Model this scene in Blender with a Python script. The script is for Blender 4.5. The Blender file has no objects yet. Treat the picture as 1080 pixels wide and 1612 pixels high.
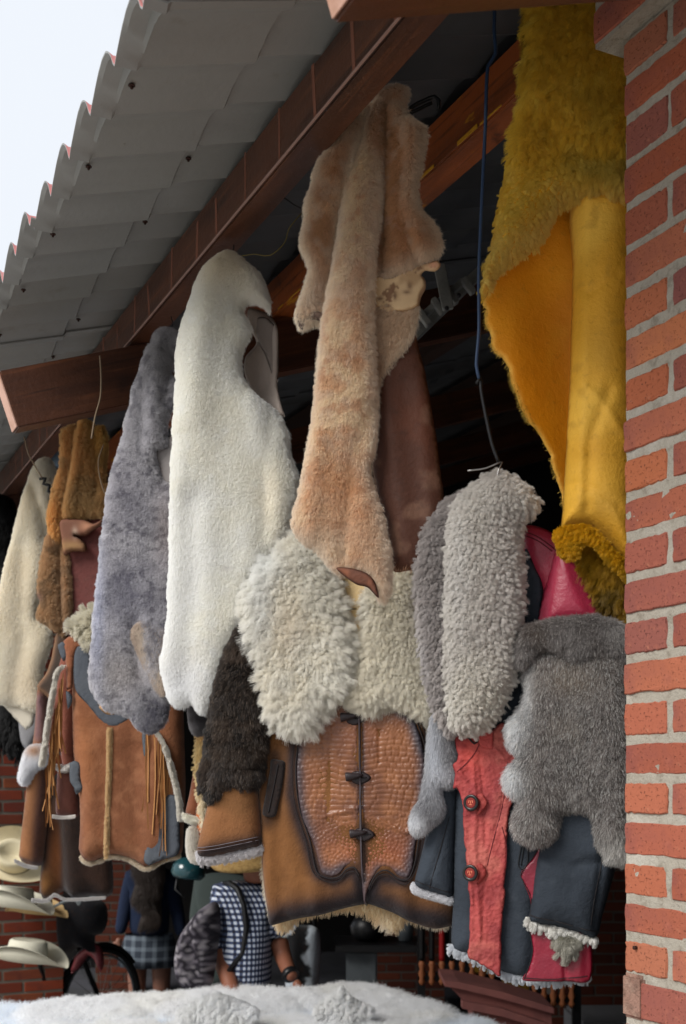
import bpy, bmesh, math, random, numpy as np
from mathutils import Vector, Matrix, geometry
random.seed(5); rng = np.random.default_rng(5)
sc = bpy.context.scene
COL = sc.collection
# ---------------- camera, world, sun, exposure ----------------
F = 1900.0            # focal length in photo pixels
EYE = 2.0             # camera height
HZ = 1225.0           # horizon row
cam = bpy.data.cameras.new('camera'); camo = bpy.data.objects.new('camera', cam); COL.objects.link(camo)
camo.location = (0, 0, EYE); camo.rotation_euler = (math.pi/2, 0, 0)
cam.sensor_fit = 'HORIZONTAL'; cam.sensor_width = 36; cam.lens = 36*F/1080
cam.shift_y = (HZ-806)/1080; cam.clip_start = .05; cam.clip_end = 2000
cam.dof.use_dof = True; cam.dof.focus_distance = 2.55; cam.dof.aperture_fstop = 9
sc.camera = camo
w = bpy.data.worlds.new('World'); sc.world = w; w.use_nodes = True
nt = w.node_tree; nt.nodes.clear()
SUN_EL, SUN_AZ = math.radians(40), math.radians(232)   # azimuth clockwise from +Y
sky = nt.nodes.new('ShaderNodeTexSky'); sky.sky_type = 'NISHITA'; sky.sun_disc = False
sky.sun_elevation = SUN_EL; sky.sun_rotation = SUN_AZ; sky.air_density = 1.2; sky.dust_density = 2.0
tc = nt.nodes.new('ShaderNodeTexCoord'); nz = nt.nodes.new('ShaderNodeTexNoise')
nz.inputs['Scale'].default_value = 2.2; nz.inputs['Detail'].default_value = 6; nz.inputs['Roughness'].default_value = .55
rp = nt.nodes.new('ShaderNodeValToRGB'); rp.color_ramp.elements[0].position = .28; rp.color_ramp.elements[1].position = .62
rp.color_ramp.elements[0].color = (.62, .62, .62, 1)
mx = nt.nodes.new('ShaderNodeMix'); mx.data_type = 'RGBA'
mx.inputs[7].default_value = (5.6, 5.9, 6.35, 1)
bg = nt.nodes.new('ShaderNodeBackground'); bg.inputs['Strength'].default_value = .093
out = nt.nodes.new('ShaderNodeOutputWorld')
L = nt.links.new
L(tc.outputs['Generated'], nz.inputs['Vector']); L(nz.outputs['Fac'], rp.inputs['Fac'])
L(rp.outputs['Color'], mx.inputs['Factor']); L(sky.outputs['Color'], mx.inputs[6]); L(mx.outputs[2], bg.inputs['Color'])
L(bg.outputs[0], out.inputs[0])
sun = bpy.data.lights.new('sun', 'SUN'); sun.energy = 2.2; sun.angle = math.radians(30); sun.color = (1, .97, .92)
suno = bpy.data.objects.new('sun', sun); COL.objects.link(suno)
sd = Vector((math.sin(SUN_AZ)*math.cos(SUN_EL), math.cos(SUN_AZ)*math.cos(SUN_EL), math.sin(SUN_EL)))
suno.rotation_euler = sd.to_track_quat('Z', 'Y').to_euler(); suno.location = (-5, -5, 8)
vs = sc.view_settings; vs.view_transform = 'Standard'; vs.look = 'None'; vs.gamma = 1; vs.use_curve_mapping = False
vs.exposure = 0.75
sc.cycles.max_bounces = 12; sc.cycles.diffuse_bounces = 9; sc.cycles.transparent_max_bounces = 8
# ---------------- helpers: colour, noise, materials ----------------
def S(r, g, b, k=1.0):
    f = lambda c: (c/12.92 if c <= .04045 else ((c+.055)/1.055)**2.4)
    return tuple(min(.95, f(v/255)*k) for v in (r, g, b))
_tab = rng.random((8, 256, 256))
def vn(x, y, s=0):
    x = np.asarray(x, float); y = np.asarray(y, float)
    xi = np.floor(x).astype(int); yi = np.floor(y).astype(int); fx = x-xi; fy = y-yi
    fx = fx*fx*(3-2*fx); fy = fy*fy*(3-2*fy); T = _tab[s % 8]
    a = T[xi & 255, yi & 255]; b = T[(xi+1) & 255, yi & 255]; c = T[xi & 255, (yi+1) & 255]; d = T[(xi+1) & 255, (yi+1) & 255]
    return (a*(1-fx)+b*fx)*(1-fy)+(c*(1-fx)+d*fx)*fy
def fbm(x, y, o=4, s=0):
    r = 0; a = .5; t = 0
    for i in range(o):
        r = r+a*vn(x*2**i+17*i, y*2**i+31*i, s+i); t += a; a *= .5
    return r/t
def sst(a, b, x):
    t = np.clip((x-a)/(b-a), 0, 1); return t*t*(3-2*t)
def cells(h, z, size, seed=0):
    """nearest jittered cell: distance, centre, id"""
    gx = np.floor(h/size).astype(int); gy = np.floor(z/size).astype(int)
    best = np.full(len(h), 1e9); cx = np.zeros(len(h)); cz = np.zeros(len(h)); cid = np.zeros(len(h), int); sec = best.copy()
    T1 = _tab[seed % 8]; T2 = _tab[(seed+3) % 8]
    for i in (-1, 0, 1):
        for j in (-1, 0, 1):
            ax = gx+i; ay = gy+j
            px = (ax+T1[ax & 255, ay & 255])*size; pz = (ay+T2[ax & 255, ay & 255])*size
            d = np.hypot(px-h, pz-z); m = d < best
            sec = np.where(m, best, np.minimum(sec, d))
            best = np.where(m, d, best); cx = np.where(m, px, cx); cz = np.where(m, pz, cz); cid = np.where(m, (ax & 255)*256+(ay & 255), cid)
    return best, sec, cx, cz, cid
def segdist(x, y, P, closed=False, arc=False):
    P = np.asarray(P, float); A = P; B = np.roll(P, -1, 0)
    if not closed: A = P[:-1]; B = P[1:]
    out = np.empty(len(x)); 
    for i in range(0, len(x), 4000):
        X = x[i:i+4000, None]; Y = y[i:i+4000, None]
        d = B-A; l = (d**2).sum(1)+1e-12
        t = np.clip(((X-A[:, 0])*d[:, 0]+(Y-A[:, 1])*d[:, 1])/l, 0, 1)
        out[i:i+4000] = np.sqrt((X-A[:, 0]-t*d[:, 0])**2+(Y-A[:, 1]-t*d[:, 1])**2).min(1)
    return out
def inpoly(x, y, P):
    P = np.asarray(P, float); ins = np.zeros(len(x), bool); n = len(P)
    for i in range(n):
        x1, y1 = P[i]; x2, y2 = P[(i+1) % n]
        if y1 == y2: continue
        c = ((y1 > y) != (y2 > y)) & (x < (x2-x1)*(y-y1)/(y2-y1)+x1); ins ^= c
    return ins
def spline(P, step, closed=True):
    P = np.asarray(P, float); n = len(P); out = []
    rngi = range(n if closed else n-1)
    for i in rngi:
        if closed: p0, p1, p2, p3 = P[i-1], P[i], P[(i+1) % n], P[(i+2) % n]
        else: p0, p1, p2, p3 = P[max(i-1, 0)], P[i], P[i+1], P[min(i+2, n-1)]
        m = max(1, int(round(np.linalg.norm(p2-p1)/step)))
        a1 = (p2-p0)*.5; a2 = (p3-p1)*.5
        L1 = np.linalg.norm(p2-p1)
        for a in (a1, a2):
            la = np.linalg.norm(a)
            if la > L1*1.0: a *= L1/la
        for k in range(m):
            t = k/m; t2 = t*t; t3 = t2*t
            out.append((2*t3-3*t2+1)*p1+(t3-2*t2+t)*a1+(-2*t3+3*t2)*p2+(t3-t2)*a2)
    if not closed: out.append(P[-1])
    return np.array(out)

MATS = {}
def M(name, col=(.5, .5, .5), rough=.7, attr=False, bumps=(), mott=None, spec=.3, metal=0, sheen=0, rnd=None, trans=0, coords='Object', pits=None, emit=None, coat=0, backcol=None):
    """principled material; bumps=[(kind,scale,dist)], mott=(scale,col2,lo,hi), rnd=list of colours picked per object"""
    if name in MATS: return MATS[name]
    m = bpy.data.materials.new(name); m.use_nodes = True; n = m.node_tree; N = n.nodes; K = n.links.new
    b = N['Principled BSDF']; b.inputs['Roughness'].default_value = rough; b.inputs['Metallic'].default_value = metal
    b.inputs['Specular IOR Level'].default_value = spec; b.inputs['Sheen Weight'].default_value = sheen; b.inputs['Coat Weight'].default_value = coat
    t = N.new('ShaderNodeTexCoord'); vec = t.outputs[coords]
    if attr:
        a = N.new('ShaderNodeAttribute'); a.attribute_name = 'col'; c = a.outputs['Color']
    elif rnd:
        o = N.new('ShaderNodeObjectInfo'); r = N.new('ShaderNodeValToRGB'); r.color_ramp.interpolation = 'LINEAR'
        e = r.color_ramp.elements; e[0].color = (*rnd[0], 1); e[1].color = (*rnd[-1], 1); e[1].position = 1
        for i in range(1, len(rnd)-1):
            x = e.new(i/(len(rnd)-1)); x.color = (*rnd[i], 1)
        K(o.outputs['Random'], r.inputs['Fac']); c = r.outputs['Color']
    else:
        v = N.new('ShaderNodeRGB'); v.outputs[0].default_value = (*col, 1); c = v.outputs[0]
    def noise(scale, detail=5, ro=.6, v=None):
        x = N.new('ShaderNodeTexNoise'); x.inputs['Scale'].default_value = scale; x.inputs['Detail'].default_value = detail; x.inputs['Roughness'].default_value = ro
        K(v or vec, x.inputs['Vector']); return x.outputs['Fac']
    def ramp(f, lo, hi):
        x = N.new('ShaderNodeMapRange'); x.inputs['From Min'].default_value = lo; x.inputs['From Max'].default_value = hi; x.interpolation_type = 'SMOOTHSTEP'
        K(f, x.inputs['Value']); return x.outputs['Result']
    for mt in (mott or ()):
        sc_, c2, lo, hi = mt[:4]; st = mt[4] if len(mt) > 4 else 1
        vv = vec
        if len(mt) > 5:
            mp = N.new('ShaderNodeMapping'); mp.inputs['Scale'].default_value = mt[5]; K(vec, mp.inputs['Vector']); vv = mp.outputs[0]
        f = ramp(noise(sc_, v=vv), lo, hi)
        mm = N.new('ShaderNodeMath'); mm.operation = 'MULTIPLY'; mm.inputs[1].default_value = st; K(f, mm.inputs[0])
        x = N.new('ShaderNodeMix'); x.data_type = 'RGBA'; K(mm.outputs[0], x.inputs['Factor']); K(c, x.inputs[6]); x.inputs[7].default_value = (*c2, 1); c = x.outputs[2]
    K(c, b.inputs['Base Color'])
    last = None
    for (kind, scale, dist) in bumps:
        if kind == 'noise': h = noise(scale, 6, .65)
        elif kind in ('voronoi', 'crack'):
            x = N.new('ShaderNodeTexVoronoi'); x.inputs['Scale'].default_value = scale
            if kind == 'crack': x.feature = 'DISTANCE_TO_EDGE'
            K(vec, x.inputs['Vector']); h = x.outputs['Distance']
            if kind == 'crack': h = ramp(h, 0, .12)
        elif kind == 'wave':
            x = N.new('ShaderNodeTexWave'); x.inputs['Scale'].default_value = scale; x.inputs['Distortion'].default_value = 2; K(vec, x.inputs['Vector']); h = x.outputs['Fac']
        elif kind == 'pits':
            h = ramp(noise(scale, 3, .5), .25, .42)
        bb = N.new('ShaderNodeBump'); bb.inputs['Distance'].default_value = dist; bb.inputs['Strength'].default_value = 1
        K(h, bb.inputs['Height'])
        if last is not None: K(last, bb.inputs['Normal'])
        last = bb.outputs[0]
    if last is not None: K(last, b.inputs['Normal'])
    MATS[name] = m; return m
def fur_mat():
    m = bpy.data.materials.new('fur'); m.use_nodes = True; n = m.node_tree; N = n.nodes; K = n.links.new; N.clear()
    a = N.new('ShaderNodeAttribute'); a.attribute_name = 'col'
    d = N.new('ShaderNodeBsdfDiffuse'); t = N.new('ShaderNodeBsdfTranslucent'); g = N.new('ShaderNodeBsdfGlossy'); g.inputs['Roughness'].default_value = .45
    g.inputs['Color'].default_value = (.7, .7, .7, 1)
    K(a.outputs['Color'], d.inputs['Color']); K(a.outputs['Color'], t.inputs['Color'])
    x = N.new('ShaderNodeMixShader'); x.inputs[0].default_value = .46; K(d.outputs[0], x.inputs[1]); K(t.outputs[0], x.inputs[2])
    y = N.new('ShaderNodeMixShader'); y.inputs[0].default_value = .04; K(x.outputs[0], y.inputs[1]); K(g.outputs[0], y.inputs[2])
    o = N.new('ShaderNodeOutputMaterial'); K(y.outputs[0], o.inputs[0]); return m
FUR = fur_mat()
# ---------------- helpers: objects ----------------
def fin(o, parent=None, label=None, cat=None, group=None, kind=None):
    COL.objects.link(o)
    if parent is not None:
        o.parent = parent; 
        r = parent
        while r.parent is not None: r = r.parent
        o.matrix_parent_inverse = Matrix.Translation(-r.location) if r is parent else Matrix.Identity(4)
    if label: o['label'] = label
    if cat: o['category'] = cat
    if group: o['group'] = group
    if kind: o['kind'] = kind
    return o
def thing(name, label, cat, loc=(0, 0, 0), group=None):
    o = bpy.data.objects.new(name, None); o.location = loc; o.empty_display_size = .05
    return fin(o, None, label, cat, group)
def mesh(name, V, Fc, mat=None, parent=None, smooth=False, **kw):
    me = bpy.data.meshes.new(name); me.from_pydata([tuple(map(float, v)) for v in V], [], [tuple(map(int, f)) for f in Fc]); me.update()
    if mat: me.materials.append(mat)
    if smooth: me.polygons.foreach_set('use_smooth', [True]*len(me.polygons))
    return fin(bpy.data.objects.new(name, me), parent, **kw)
TH = math.atan2(910, 1900); DU = np.array([-math.sin(TH), math.cos(TH), 0.]); DA = np.array([math.cos(TH), math.sin(TH), 0.])
def W(u, a, z): return DU*u+DA*a+np.array([0, 0, z])          # along the facade, inwards, height
def Ppx(px, py, Y): return np.array([(px-540)/F*Y, Y, EYE+(HZ-py)/F*Y])
def box_vf(o, ax, ay, az):
    """box from corner o spanned by three vectors"""
    o, ax, ay, az = map(np.asarray, (o, ax, ay, az))
    V = [o+i*ax+j*ay+k*az for k in (0, 1) for j in (0, 1) for i in (0, 1)]
    Fc = [(0, 2, 3, 1), (4, 5, 7, 6), (0, 1, 5, 4), (2, 6, 7, 3), (0, 4, 6, 2), (1, 3, 7, 5)]
    if np.dot(np.cross(ax, ay), az) < 0: Fc = [f[::-1] for f in Fc]
    return V, Fc
def boxm(name, o, ax, ay, az, mat, parent=None, bevel=0, **kw):
    V, Fc = box_vf(o, ax, ay, az); ob = mesh(name, V, Fc, mat, parent, **kw)
    if bevel:
        bm = bmesh.new(); bm.from_mesh(ob.data); bmesh.ops.bevel(bm, geom=bm.edges[:], offset=bevel, segments=2, affect='EDGES'); bm.to_mesh(ob.data); bm.free()
    return ob
def join_vf(L_):
    V, Fc = [], []
    for v, f in L_:
        k = len(V); V += list(v); Fc += [tuple(i+k for i in g) for g in f]
    return V, Fc
def tube_vf(P, r, n=8, closed=False):
    P = [np.asarray(p, float) for p in P]; R = r if hasattr(r, '__len__') else [r]*len(P)
    V, Fc = [], []; prev = None
    for i, p in enumerate(P):
        t = P[min(i+1, len(P)-1)]-P[max(i-1, 0)]; t = t/(np.linalg.norm(t)+1e-9)
        a = prev if prev is not None else (np.array([0, 0, 1.]) if abs(t[2]) < .9 else np.array([1., 0, 0]))
        x = a-t*np.dot(a, t); x /= np.linalg.norm(x)+1e-9; prev = x; y = np.cross(t, x)
        for k in range(n):
            q = 2*math.pi*k/n; V.append(p+R[i]*(math.cos(q)*x+math.sin(q)*y))
    m = len(P)
    for i in range(m-1):
        for k in range(n):
            Fc.append((i*n+k, i*n+(k+1) % n, (i+1)*n+(k+1) % n, (i+1)*n+k))
    Fc.append(tuple(range(n))[::-1]); Fc.append(tuple(range((m-1)*n, m*n))); return V, Fc
def tube(name, P, r, mat, parent=None, n=8, **kw):
    V, Fc = tube_vf(P, r, n); return mesh(name, V, Fc, mat, parent, smooth=True, **kw)
def lathe_vf(c, axis, prof, n=20, squash=1.0, squash_dir=None):
    c = np.asarray(c, float); t = np.asarray(axis, float); t /= np.linalg.norm(t)
    a = np.array([0, 0, 1.]) if abs(t[2]) < .9 else np.array([1., 0, 0]); x = a-t*np.dot(a, t); x /= np.linalg.norm(x); y = np.cross(t, x)
    V, Fc = [], []
    for (r, h) in prof:
        for k in range(n):
            q = 2*math.pi*k/n; V.append(c+t*h+r*(math.cos(q)*x+math.sin(q)*y*squash))
    for i in range(len(prof)-1):
        for k in range(n): Fc.append((i*n+k, i*n+(k+1) % n, (i+1)*n+(k+1) % n, (i+1)*n+k))
    Fc.append(tuple(range(n))[::-1]); Fc.append(tuple(range((len(prof)-1)*n, len(prof)*n))); return V, Fc
# ---------------- planes and draped panels ----------------
class Plane:
    def __init__(s, px0, py0, Y0, yaw=-15, normal=None, eh=None):
        s.o = Ppx(px0, py0, Y0); ps = math.radians(yaw)
        if normal is None:
            s.eh = np.array([math.cos(ps), math.sin(ps), 0]); s.ez = np.array([0, 0, 1.]); s.n = np.array([math.sin(ps), -math.cos(ps), 0])
        else:
            s.n = np.array(normal, float); s.n /= np.linalg.norm(s.n); s.eh = np.array(eh, float); s.ez = np.cross(s.n, s.eh)
    def loc(s, P):
        P = np.asarray(P, float); d = np.stack([(P[:, 0]-540)/F, np.ones(len(P)), (HZ-P[:, 1])/F], 1)
        c = np.array([0, 0, EYE]); t = np.dot(s.o-c, s.n)/(d@s.n); q = c+d*t[:, None]-s.o
        return np.stack([q@s.eh, q@s.ez], 1)
    def world(s, h, z, d): return s.o+np.outer(h, s.eh)+np.outer(z, s.ez)+np.outer(d, s.n)
    def px(s, h, z):
        q = s.world(h, z, np.zeros(len(h))); return 540+F*q[:, 0]/q[:, 1], HZ-F*(q[:, 2]-EYE)/q[:, 1]
def colfn(base, blobs=(), mott=(), strokes=(), polys=(), edge=None):
    """colour of a point from its place on the piece: base, soft blobs (px,py,rx,ry,col,k), mottling (scale,col,lo,hi,k), strokes (poly,width,col,k)"""
    def f(px, py, h, z, de=None):
        c = np.tile(np.array(base, float), (len(px), 1))
        for (P, col, fw) in polys:
            ins = inpoly(px, py, P); d = segdist(px, py, P, True); k = sst(-fw, fw, np.where(ins, d, -d))[:, None]
            c = c*(1-k)+np.array(col)*k
        for i, mm in enumerate(mott):
            s_, col, lo, hi, k_ = mm[:5]; sx, sy = (mm[5] if len(mm) > 5 else (1, 1))
            k = (sst(lo, hi, fbm(h*s_*sx+i*9, z*s_*sy+i*5, 4, i))*k_)[:, None]; c = c*(1-k)+np.array(col)*k
        for (bx, by, rx, ry, col, k_) in blobs:
            wob = .75+.5*fbm(h*30, z*30, 3, 2)
            q = np.exp(-(((px-bx)/rx)**2+((py-by)/ry)**2)*wob*1.0)
            k = (q*k_)[:, None]; c = c*(1-k)+np.array(col)*k
        for (P, wd, col, k_) in strokes:
            d = segdist(px, py, P); k = (np.exp(-(d/wd)**2)*k_)[:, None]; c = c*(1-k)+np.array(col)*k
        if edge is not None and de is not None:
            k = (np.exp(-(de/edge[0])**2)*edge[2])[:, None]; c = c*(1-k)+np.array(edge[1])*k
        return c
    return f
class Data: pass
def panel(name, pl, poly, T=.01, R=.02, back=.004, res=.004, off=0., folds=(), wob=0., wobs=6, bumps=None, jag=0., mat=None, col=None, parent=None, tex=None, smooth_step=None, round_=.5, tilt=None, hf=None, **kw):
    """closed draped sheet: outline poly (photo px on plane pl), front relief T rolling off over R, gaussian folds (poly px, amp, width m)"""
    T, R, back, res, off, wob, jag = [v*GS for v in (T, R, back, res, off, wob, jag)]; folds = [(f[0], f[1]*GS, f[2]*GS)+tuple(f[3:]) for f in folds]
    P = pl.loc(poly); P = spline(P, smooth_step or res*1.5)
    if jag:
        nrm = np.roll(P, -1, 0)-np.roll(P, 1, 0); nrm = np.stack([nrm[:, 1], -nrm[:, 0]], 1)/(np.linalg.norm(nrm, axis=1)[:, None]+1e-9)
        s_ = np.arange(len(P))*1.0; k = (fbm(s_*.3, s_*0+3.3, 3, 1)-.5)*3.4*jag+np.maximum(0, vn(s_*.7, s_*0+9, 5)-.72)*jag*6
        P = P+nrm*k[:, None]
    x0, z0 = P.min(0); x1, z1 = P.max(0)
    gx, gz = np.meshgrid(np.arange(x0, x1, res), np.arange(z0, z1, res*.9)); gx = gx+(np.arange(gx.shape[0]) % 2)[:, None]*res*.5
    gx = gx.ravel(); gz = gz.ravel(); gx = gx+rng.uniform(-.15, .15, len(gx))*res; gz = gz+rng.uniform(-.15, .15, len(gz))*res
    m = inpoly(gx, gz, P); gx = gx[m]; gz = gz[m]; d = segdist(gx, gz, P, True); m = d > res*.55; gx = gx[m]; gz = gz[m]; d = d[m]
    nb = len(P); allp = np.concatenate([P, np.stack([gx, gz], 1)])
    r = geometry.delaunay_2d_cdt([Vector(p) for p in allp], [(i, (i+1) % nb) for i in range(nb)], [], 1, 1e-7)
    v2 = np.array([(p[0], p[1]) for p in r[0]]); tris = np.array([t for t in r[2] if len(t) == 3], int)
    if len(tris):
        a = v2[tris]; ar = (a[:, 1, 0]-a[:, 0, 0])*(a[:, 2, 1]-a[:, 0, 1])-(a[:, 2, 0]-a[:, 0, 0])*(a[:, 1, 1]-a[:, 0, 1])
        tris = np.where((ar < 0)[:, None], tris[:, ::-1], tris)
    h = v2[:, 0]; z = v2[:, 1]; de = segdist(h, z, P, True); isb = de < 1e-6
    q = 1-np.clip(de/R, 0, 1); prof = np.power(np.maximum(0, 1-q**2), round_); prof[isb] = 0
    px, py = pl.px(h, z)
    base = np.full(len(h), off, float)
    for fo in folds:
        FP, amp, wd = fo[:3]; L_ = pl.loc(FP); dd = segdist(h, z, L_)
        if len(fo) > 3:      # tapering fold: fades in from its first point over fo[3] metres
            l0 = np.hypot(h-L_[0, 0], z-L_[0, 1]); amp = amp*sst(0, fo[3], l0)
        base = base+amp*np.exp(-(dd/wd)**2)
    if wob: base = base+(fbm(h*wobs, z*wobs*.6, 3, 3)-.5)*2*wob
    if hf is not None: base = base+hf(px, py, h, z)
    front = base+T*prof; bk = base-back*prof
    if bumps is not None: front = front+bumps(px, py, h, z)*np.minimum(1, de/(res*2))
    n = len(h); A = pl.world(h, z, front); idx = np.full(n, -1); nonb = np.where(~isb)[0]; idx[nonb] = n+np.arange(len(nonb)); idx[isb] = np.where(isb)[0]
    B = pl.world(h[nonb], z[nonb], bk[nonb]); V = np.concatenate([A, B])
    bt = idx[tris][:, ::-1]; Fc = np.concatenate([tris, bt])
    me = bpy.data.meshes.new(name); me.vertices.add(len(V)); me.vertices.foreach_set('co', V.ravel()); nf = len(Fc)
    me.loops.add(nf*3); me.loops.foreach_set('vertex_index', Fc.ravel().astype(np.int32)); me.polygons.add(nf)
    me.polygons.foreach_set('loop_start', np.arange(0, nf*3, 3, dtype=np.int32)); me.polygons.foreach_set('use_smooth', np.ones(nf, bool))
    me.update(calc_edges=True); me.validate()
    if col is not None:
        c = col(px, py, h, z, de); c = np.concatenate([c, c[nonb]]); c = np.concatenate([np.clip(c, 0, .95), np.ones((len(c), 1))], 1)
        at = me.attributes.new('col', 'FLOAT_COLOR', 'POINT'); at.data.foreach_set('color', c.ravel())
    if mat: me.materials.append(mat)
    ob = fin(bpy.data.objects.new(name, me), parent, **kw)
    D = Data(); D.pl = pl; D.h = h; D.z = z; D.px = px; D.py = py; D.A = A; D.tris = tris; D.de = de; D.P = P; D.ob = ob; D.front = front; D.Rr = R; D.back = (V, bt)
    return D
def surf(D, pts, lift=0.):
    L_ = D.pl.loc(pts); i = [int(np.argmin((D.h-p[0])**2+(D.z-p[1])**2)) for p in L_]
    return D.pl.world(L_[:, 0], L_[:, 1], D.front[i]+lift)
def seam(name, D, pts, r, mat, parent, step=.006, lift=0., n=5, **kw):
    L_ = D.pl.loc(pts); L2 = spline(L_, step, False); i = [int(np.argmin((D.h-p[0])**2+(D.z-p[1])**2)) for p in L2]
    return tube(name, D.pl.world(L2[:, 0], L2[:, 1], D.front[i]+lift), r, mat, parent, n, **kw)
FURN = 0
GS = 1.0      # size factor for a piece traced at another distance
DENS = 1.0
def fur(D, count, length, rad=.0004, comb=(0, -1), lay=.5, spread=.25, grav=.3, clump=0., csize=.01, curl=0., col=None, var=.12, name='fur', parent=None, mask=None, k=4, lvar=.35, lenfn=None, combfn=None, tipcol=None, edgeout=.6, taper=.35, gam=.72, kw=None):
    """real strands grown from the front of a panel"""
    global FURN
    count = int(count*DENS); length, rad, csize, curl = length*GS, rad*GS, csize*GS, curl*GS
    t = D.tris; A = D.A; a, b, c = A[t[:, 0]], A[t[:, 1]], A[t[:, 2]]; nr = np.cross(b-a, c-a); ar = np.linalg.norm(nr, axis=1); nr = nr/(ar[:, None]+1e-12)
    cen = D.pl.n; nr = np.where((nr@cen < 0)[:, None], -nr, nr)
    p = ar/ar.sum(); ti = rng.choice(len(t), count, p=p); r1 = np.sqrt(rng.random(count)); r2 = rng.random(count)
    w0, w1, w2 = 1-r1, r1*(1-r2), r1*r2; T_ = t[ti]
    def mixv(x): return (x[T_[:, 0]].T*w0+x[T_[:, 1]].T*w1+x[T_[:, 2]].T*w2).T
    pos = mixv(A); h = mixv(D.h); z = mixv(D.z); px = mixv(D.px); py = mixv(D.py); de = mixv(D.de)
    # smooth vertex normals
    vnm = np.zeros_like(A)
    for j in range(3): np.add.at(vnm, t[:, j], nr)
    vnm /= np.linalg.norm(vnm, axis=1)[:, None]+1e-9; n = mixv(vnm); n /= np.linalg.norm(n, axis=1)[:, None]+1e-9
    if mask is not None:
        m = mask(px, py, h, z); pos, h, z, px, py, de, n = [x[m] for x in (pos, h, z, px, py, de, n)]
    N_ = len(pos)
    cb = np.tile(np.array(comb, float), (N_, 1)) if combfn is None else combfn(px, py, h, z)
    ang = (fbm(h*9, z*9, 2, 6)-.5)*2.4; ca, sa = np.cos(ang), np.sin(ang)
    cb = np.stack([cb[:, 0]*ca-cb[:, 1]*sa, cb[:, 0]*sa+cb[:, 1]*ca], 1)
    cw = np.outer(cb[:, 0], D.pl.eh)+np.outer(cb[:, 1], D.pl.ez)
    # outward at the rim
    d0 = n+cw*lay+rng.normal(0, spread, (N_, 3))
    d0 /= np.linalg.norm(d0, axis=1)[:, None]+1e-9
    Ls = length*(1+rng.uniform(-lvar, lvar*.6, N_))
    if lenfn is not None: Ls = Ls*lenfn(px, py, h, z, de)
    pts = np.zeros((N_, k, 3))
    if clump > 0:
        dd, _, cx, cz, cid = cells(h+(fbm(h*60, z*60, 2, 4)-.5)*csize, z, csize, 2); cv = np.outer(cx-h, D.pl.eh)+np.outer(cz-z, D.pl.ez)
        rr = _tab[5].ravel()[cid % 65536]*6.283; cdir = (np.outer(np.cos(rr), D.pl.eh)+np.outer(np.sin(rr), D.pl.ez))
        cl = 1+(.5*_tab[4].ravel()[cid % 65536]-.25)*min(1, clump*1.3); Ls = Ls*cl
    ph = rng.uniform(0, 6.283, N_)
    if clump > 0 and curl: ph = rr*3+rng.normal(0, .5, N_)
    for i in range(k):
        s = i/(k-1); q = pos+d0*(Ls*s)[:, None]
        q[:, 2] -= grav*Ls*s*s
        if clump > 0:
            q = q+cv*(clump*s**1.3)+cdir*(Ls*.45*clump*s*s)[:, None]
        if curl and i:
            q = q+np.outer(np.cos(ph+s*6.5), D.pl.eh)*(curl*s)+np.outer(np.sin(ph+s*6.5), D.pl.ez)*(curl*s)
        pts[:, i] = q
    cu = bpy.data.hair_curves.new(name); cu.add_curves([k]*N_)
    cu.attributes['position'].data.foreach_set('vector', pts.astype(np.float32).ravel())
    ra = cu.attributes.get('radius') or cu.attributes.new('radius', 'FLOAT', 'POINT')
    prof = np.linspace(1, taper, k); ra.data.foreach_set('value', np.tile(rad*prof, N_).astype(np.float32))
    cc = col(px, py, h, z, de); cc = cc*(1+rng.normal(0, var, N_))[:, None]
    if clump > 0: cc = cc*(1+(.16*_tab[6].ravel()[cid % 65536]-.08)*clump)[:, None]
    if tipcol is not None:
        m = rng.random(N_) < tipcol[1]; cc[m] = np.array(tipcol[0])*(1+rng.normal(0, var, m.sum()))[:, None]
    cc = np.clip(cc, .003, 1)**gam
    at = cu.attributes.new('col', 'FLOAT_COLOR', 'CURVE'); at.data.foreach_set('color', np.concatenate([np.clip(cc, .003, .93), np.ones((N_, 1))], 1).astype(np.float32).ravel())
    cu.materials.append(FUR); FURN += N_
    o = bpy.data.objects.new(name, cu); return fin(o, parent if parent is not None else D.ob, kind='stuff')
# ---------------- setting: ground, floor, shop shell ----------------
A0 = 1.316             # facade plane (metres inward of the camera)
m_ground = M('street paving', S(184, 180, 172), .9, mott=[(3, S(160, 156, 150), .4, .6)], bumps=[('noise', 30, .004)])
V, Fc = box_vf((-60, -60, -.3), (120, 0, 0), (0, 120, 0), (0, 0, .27)); mesh('ground', V, Fc, m_ground, kind='structure')
m_floor = M('shop floor', S(76, 76, 82), .6, mott=[(2, S(66, 67, 70), .4, .6)], bumps=[('noise', 20, .002)])
V, Fc = box_vf(W(-4, A0+.05, -.03), DU*18, DA*9.5, (0, 0, .03)); mesh('floor', V, Fc, m_floor, kind='structure')
m_dark = M('dark plaster', S(38, 35, 34), .9, mott=[(4, S(34, 33, 33), .4, .6)], bumps=[('noise', 12, .004)])
for nm, o, ax, ay, az in [('back_wall', W(-4, A0+8.0, 0), DU*17, DA*.2, (0, 0, 6.4)), ('end_wall', W(12.6, A0-.3, 0), DU*.2, DA*8.5, (0, 0, 6.4)),
                          ('near_wall', W(-.2, A0+.14, 0), DU*.12, DA*8, (0, 0, 6.4))]:
    V, Fc = box_vf(o, ax, ay, az); mesh(nm, V, Fc, m_dark, kind='structure')
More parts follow.
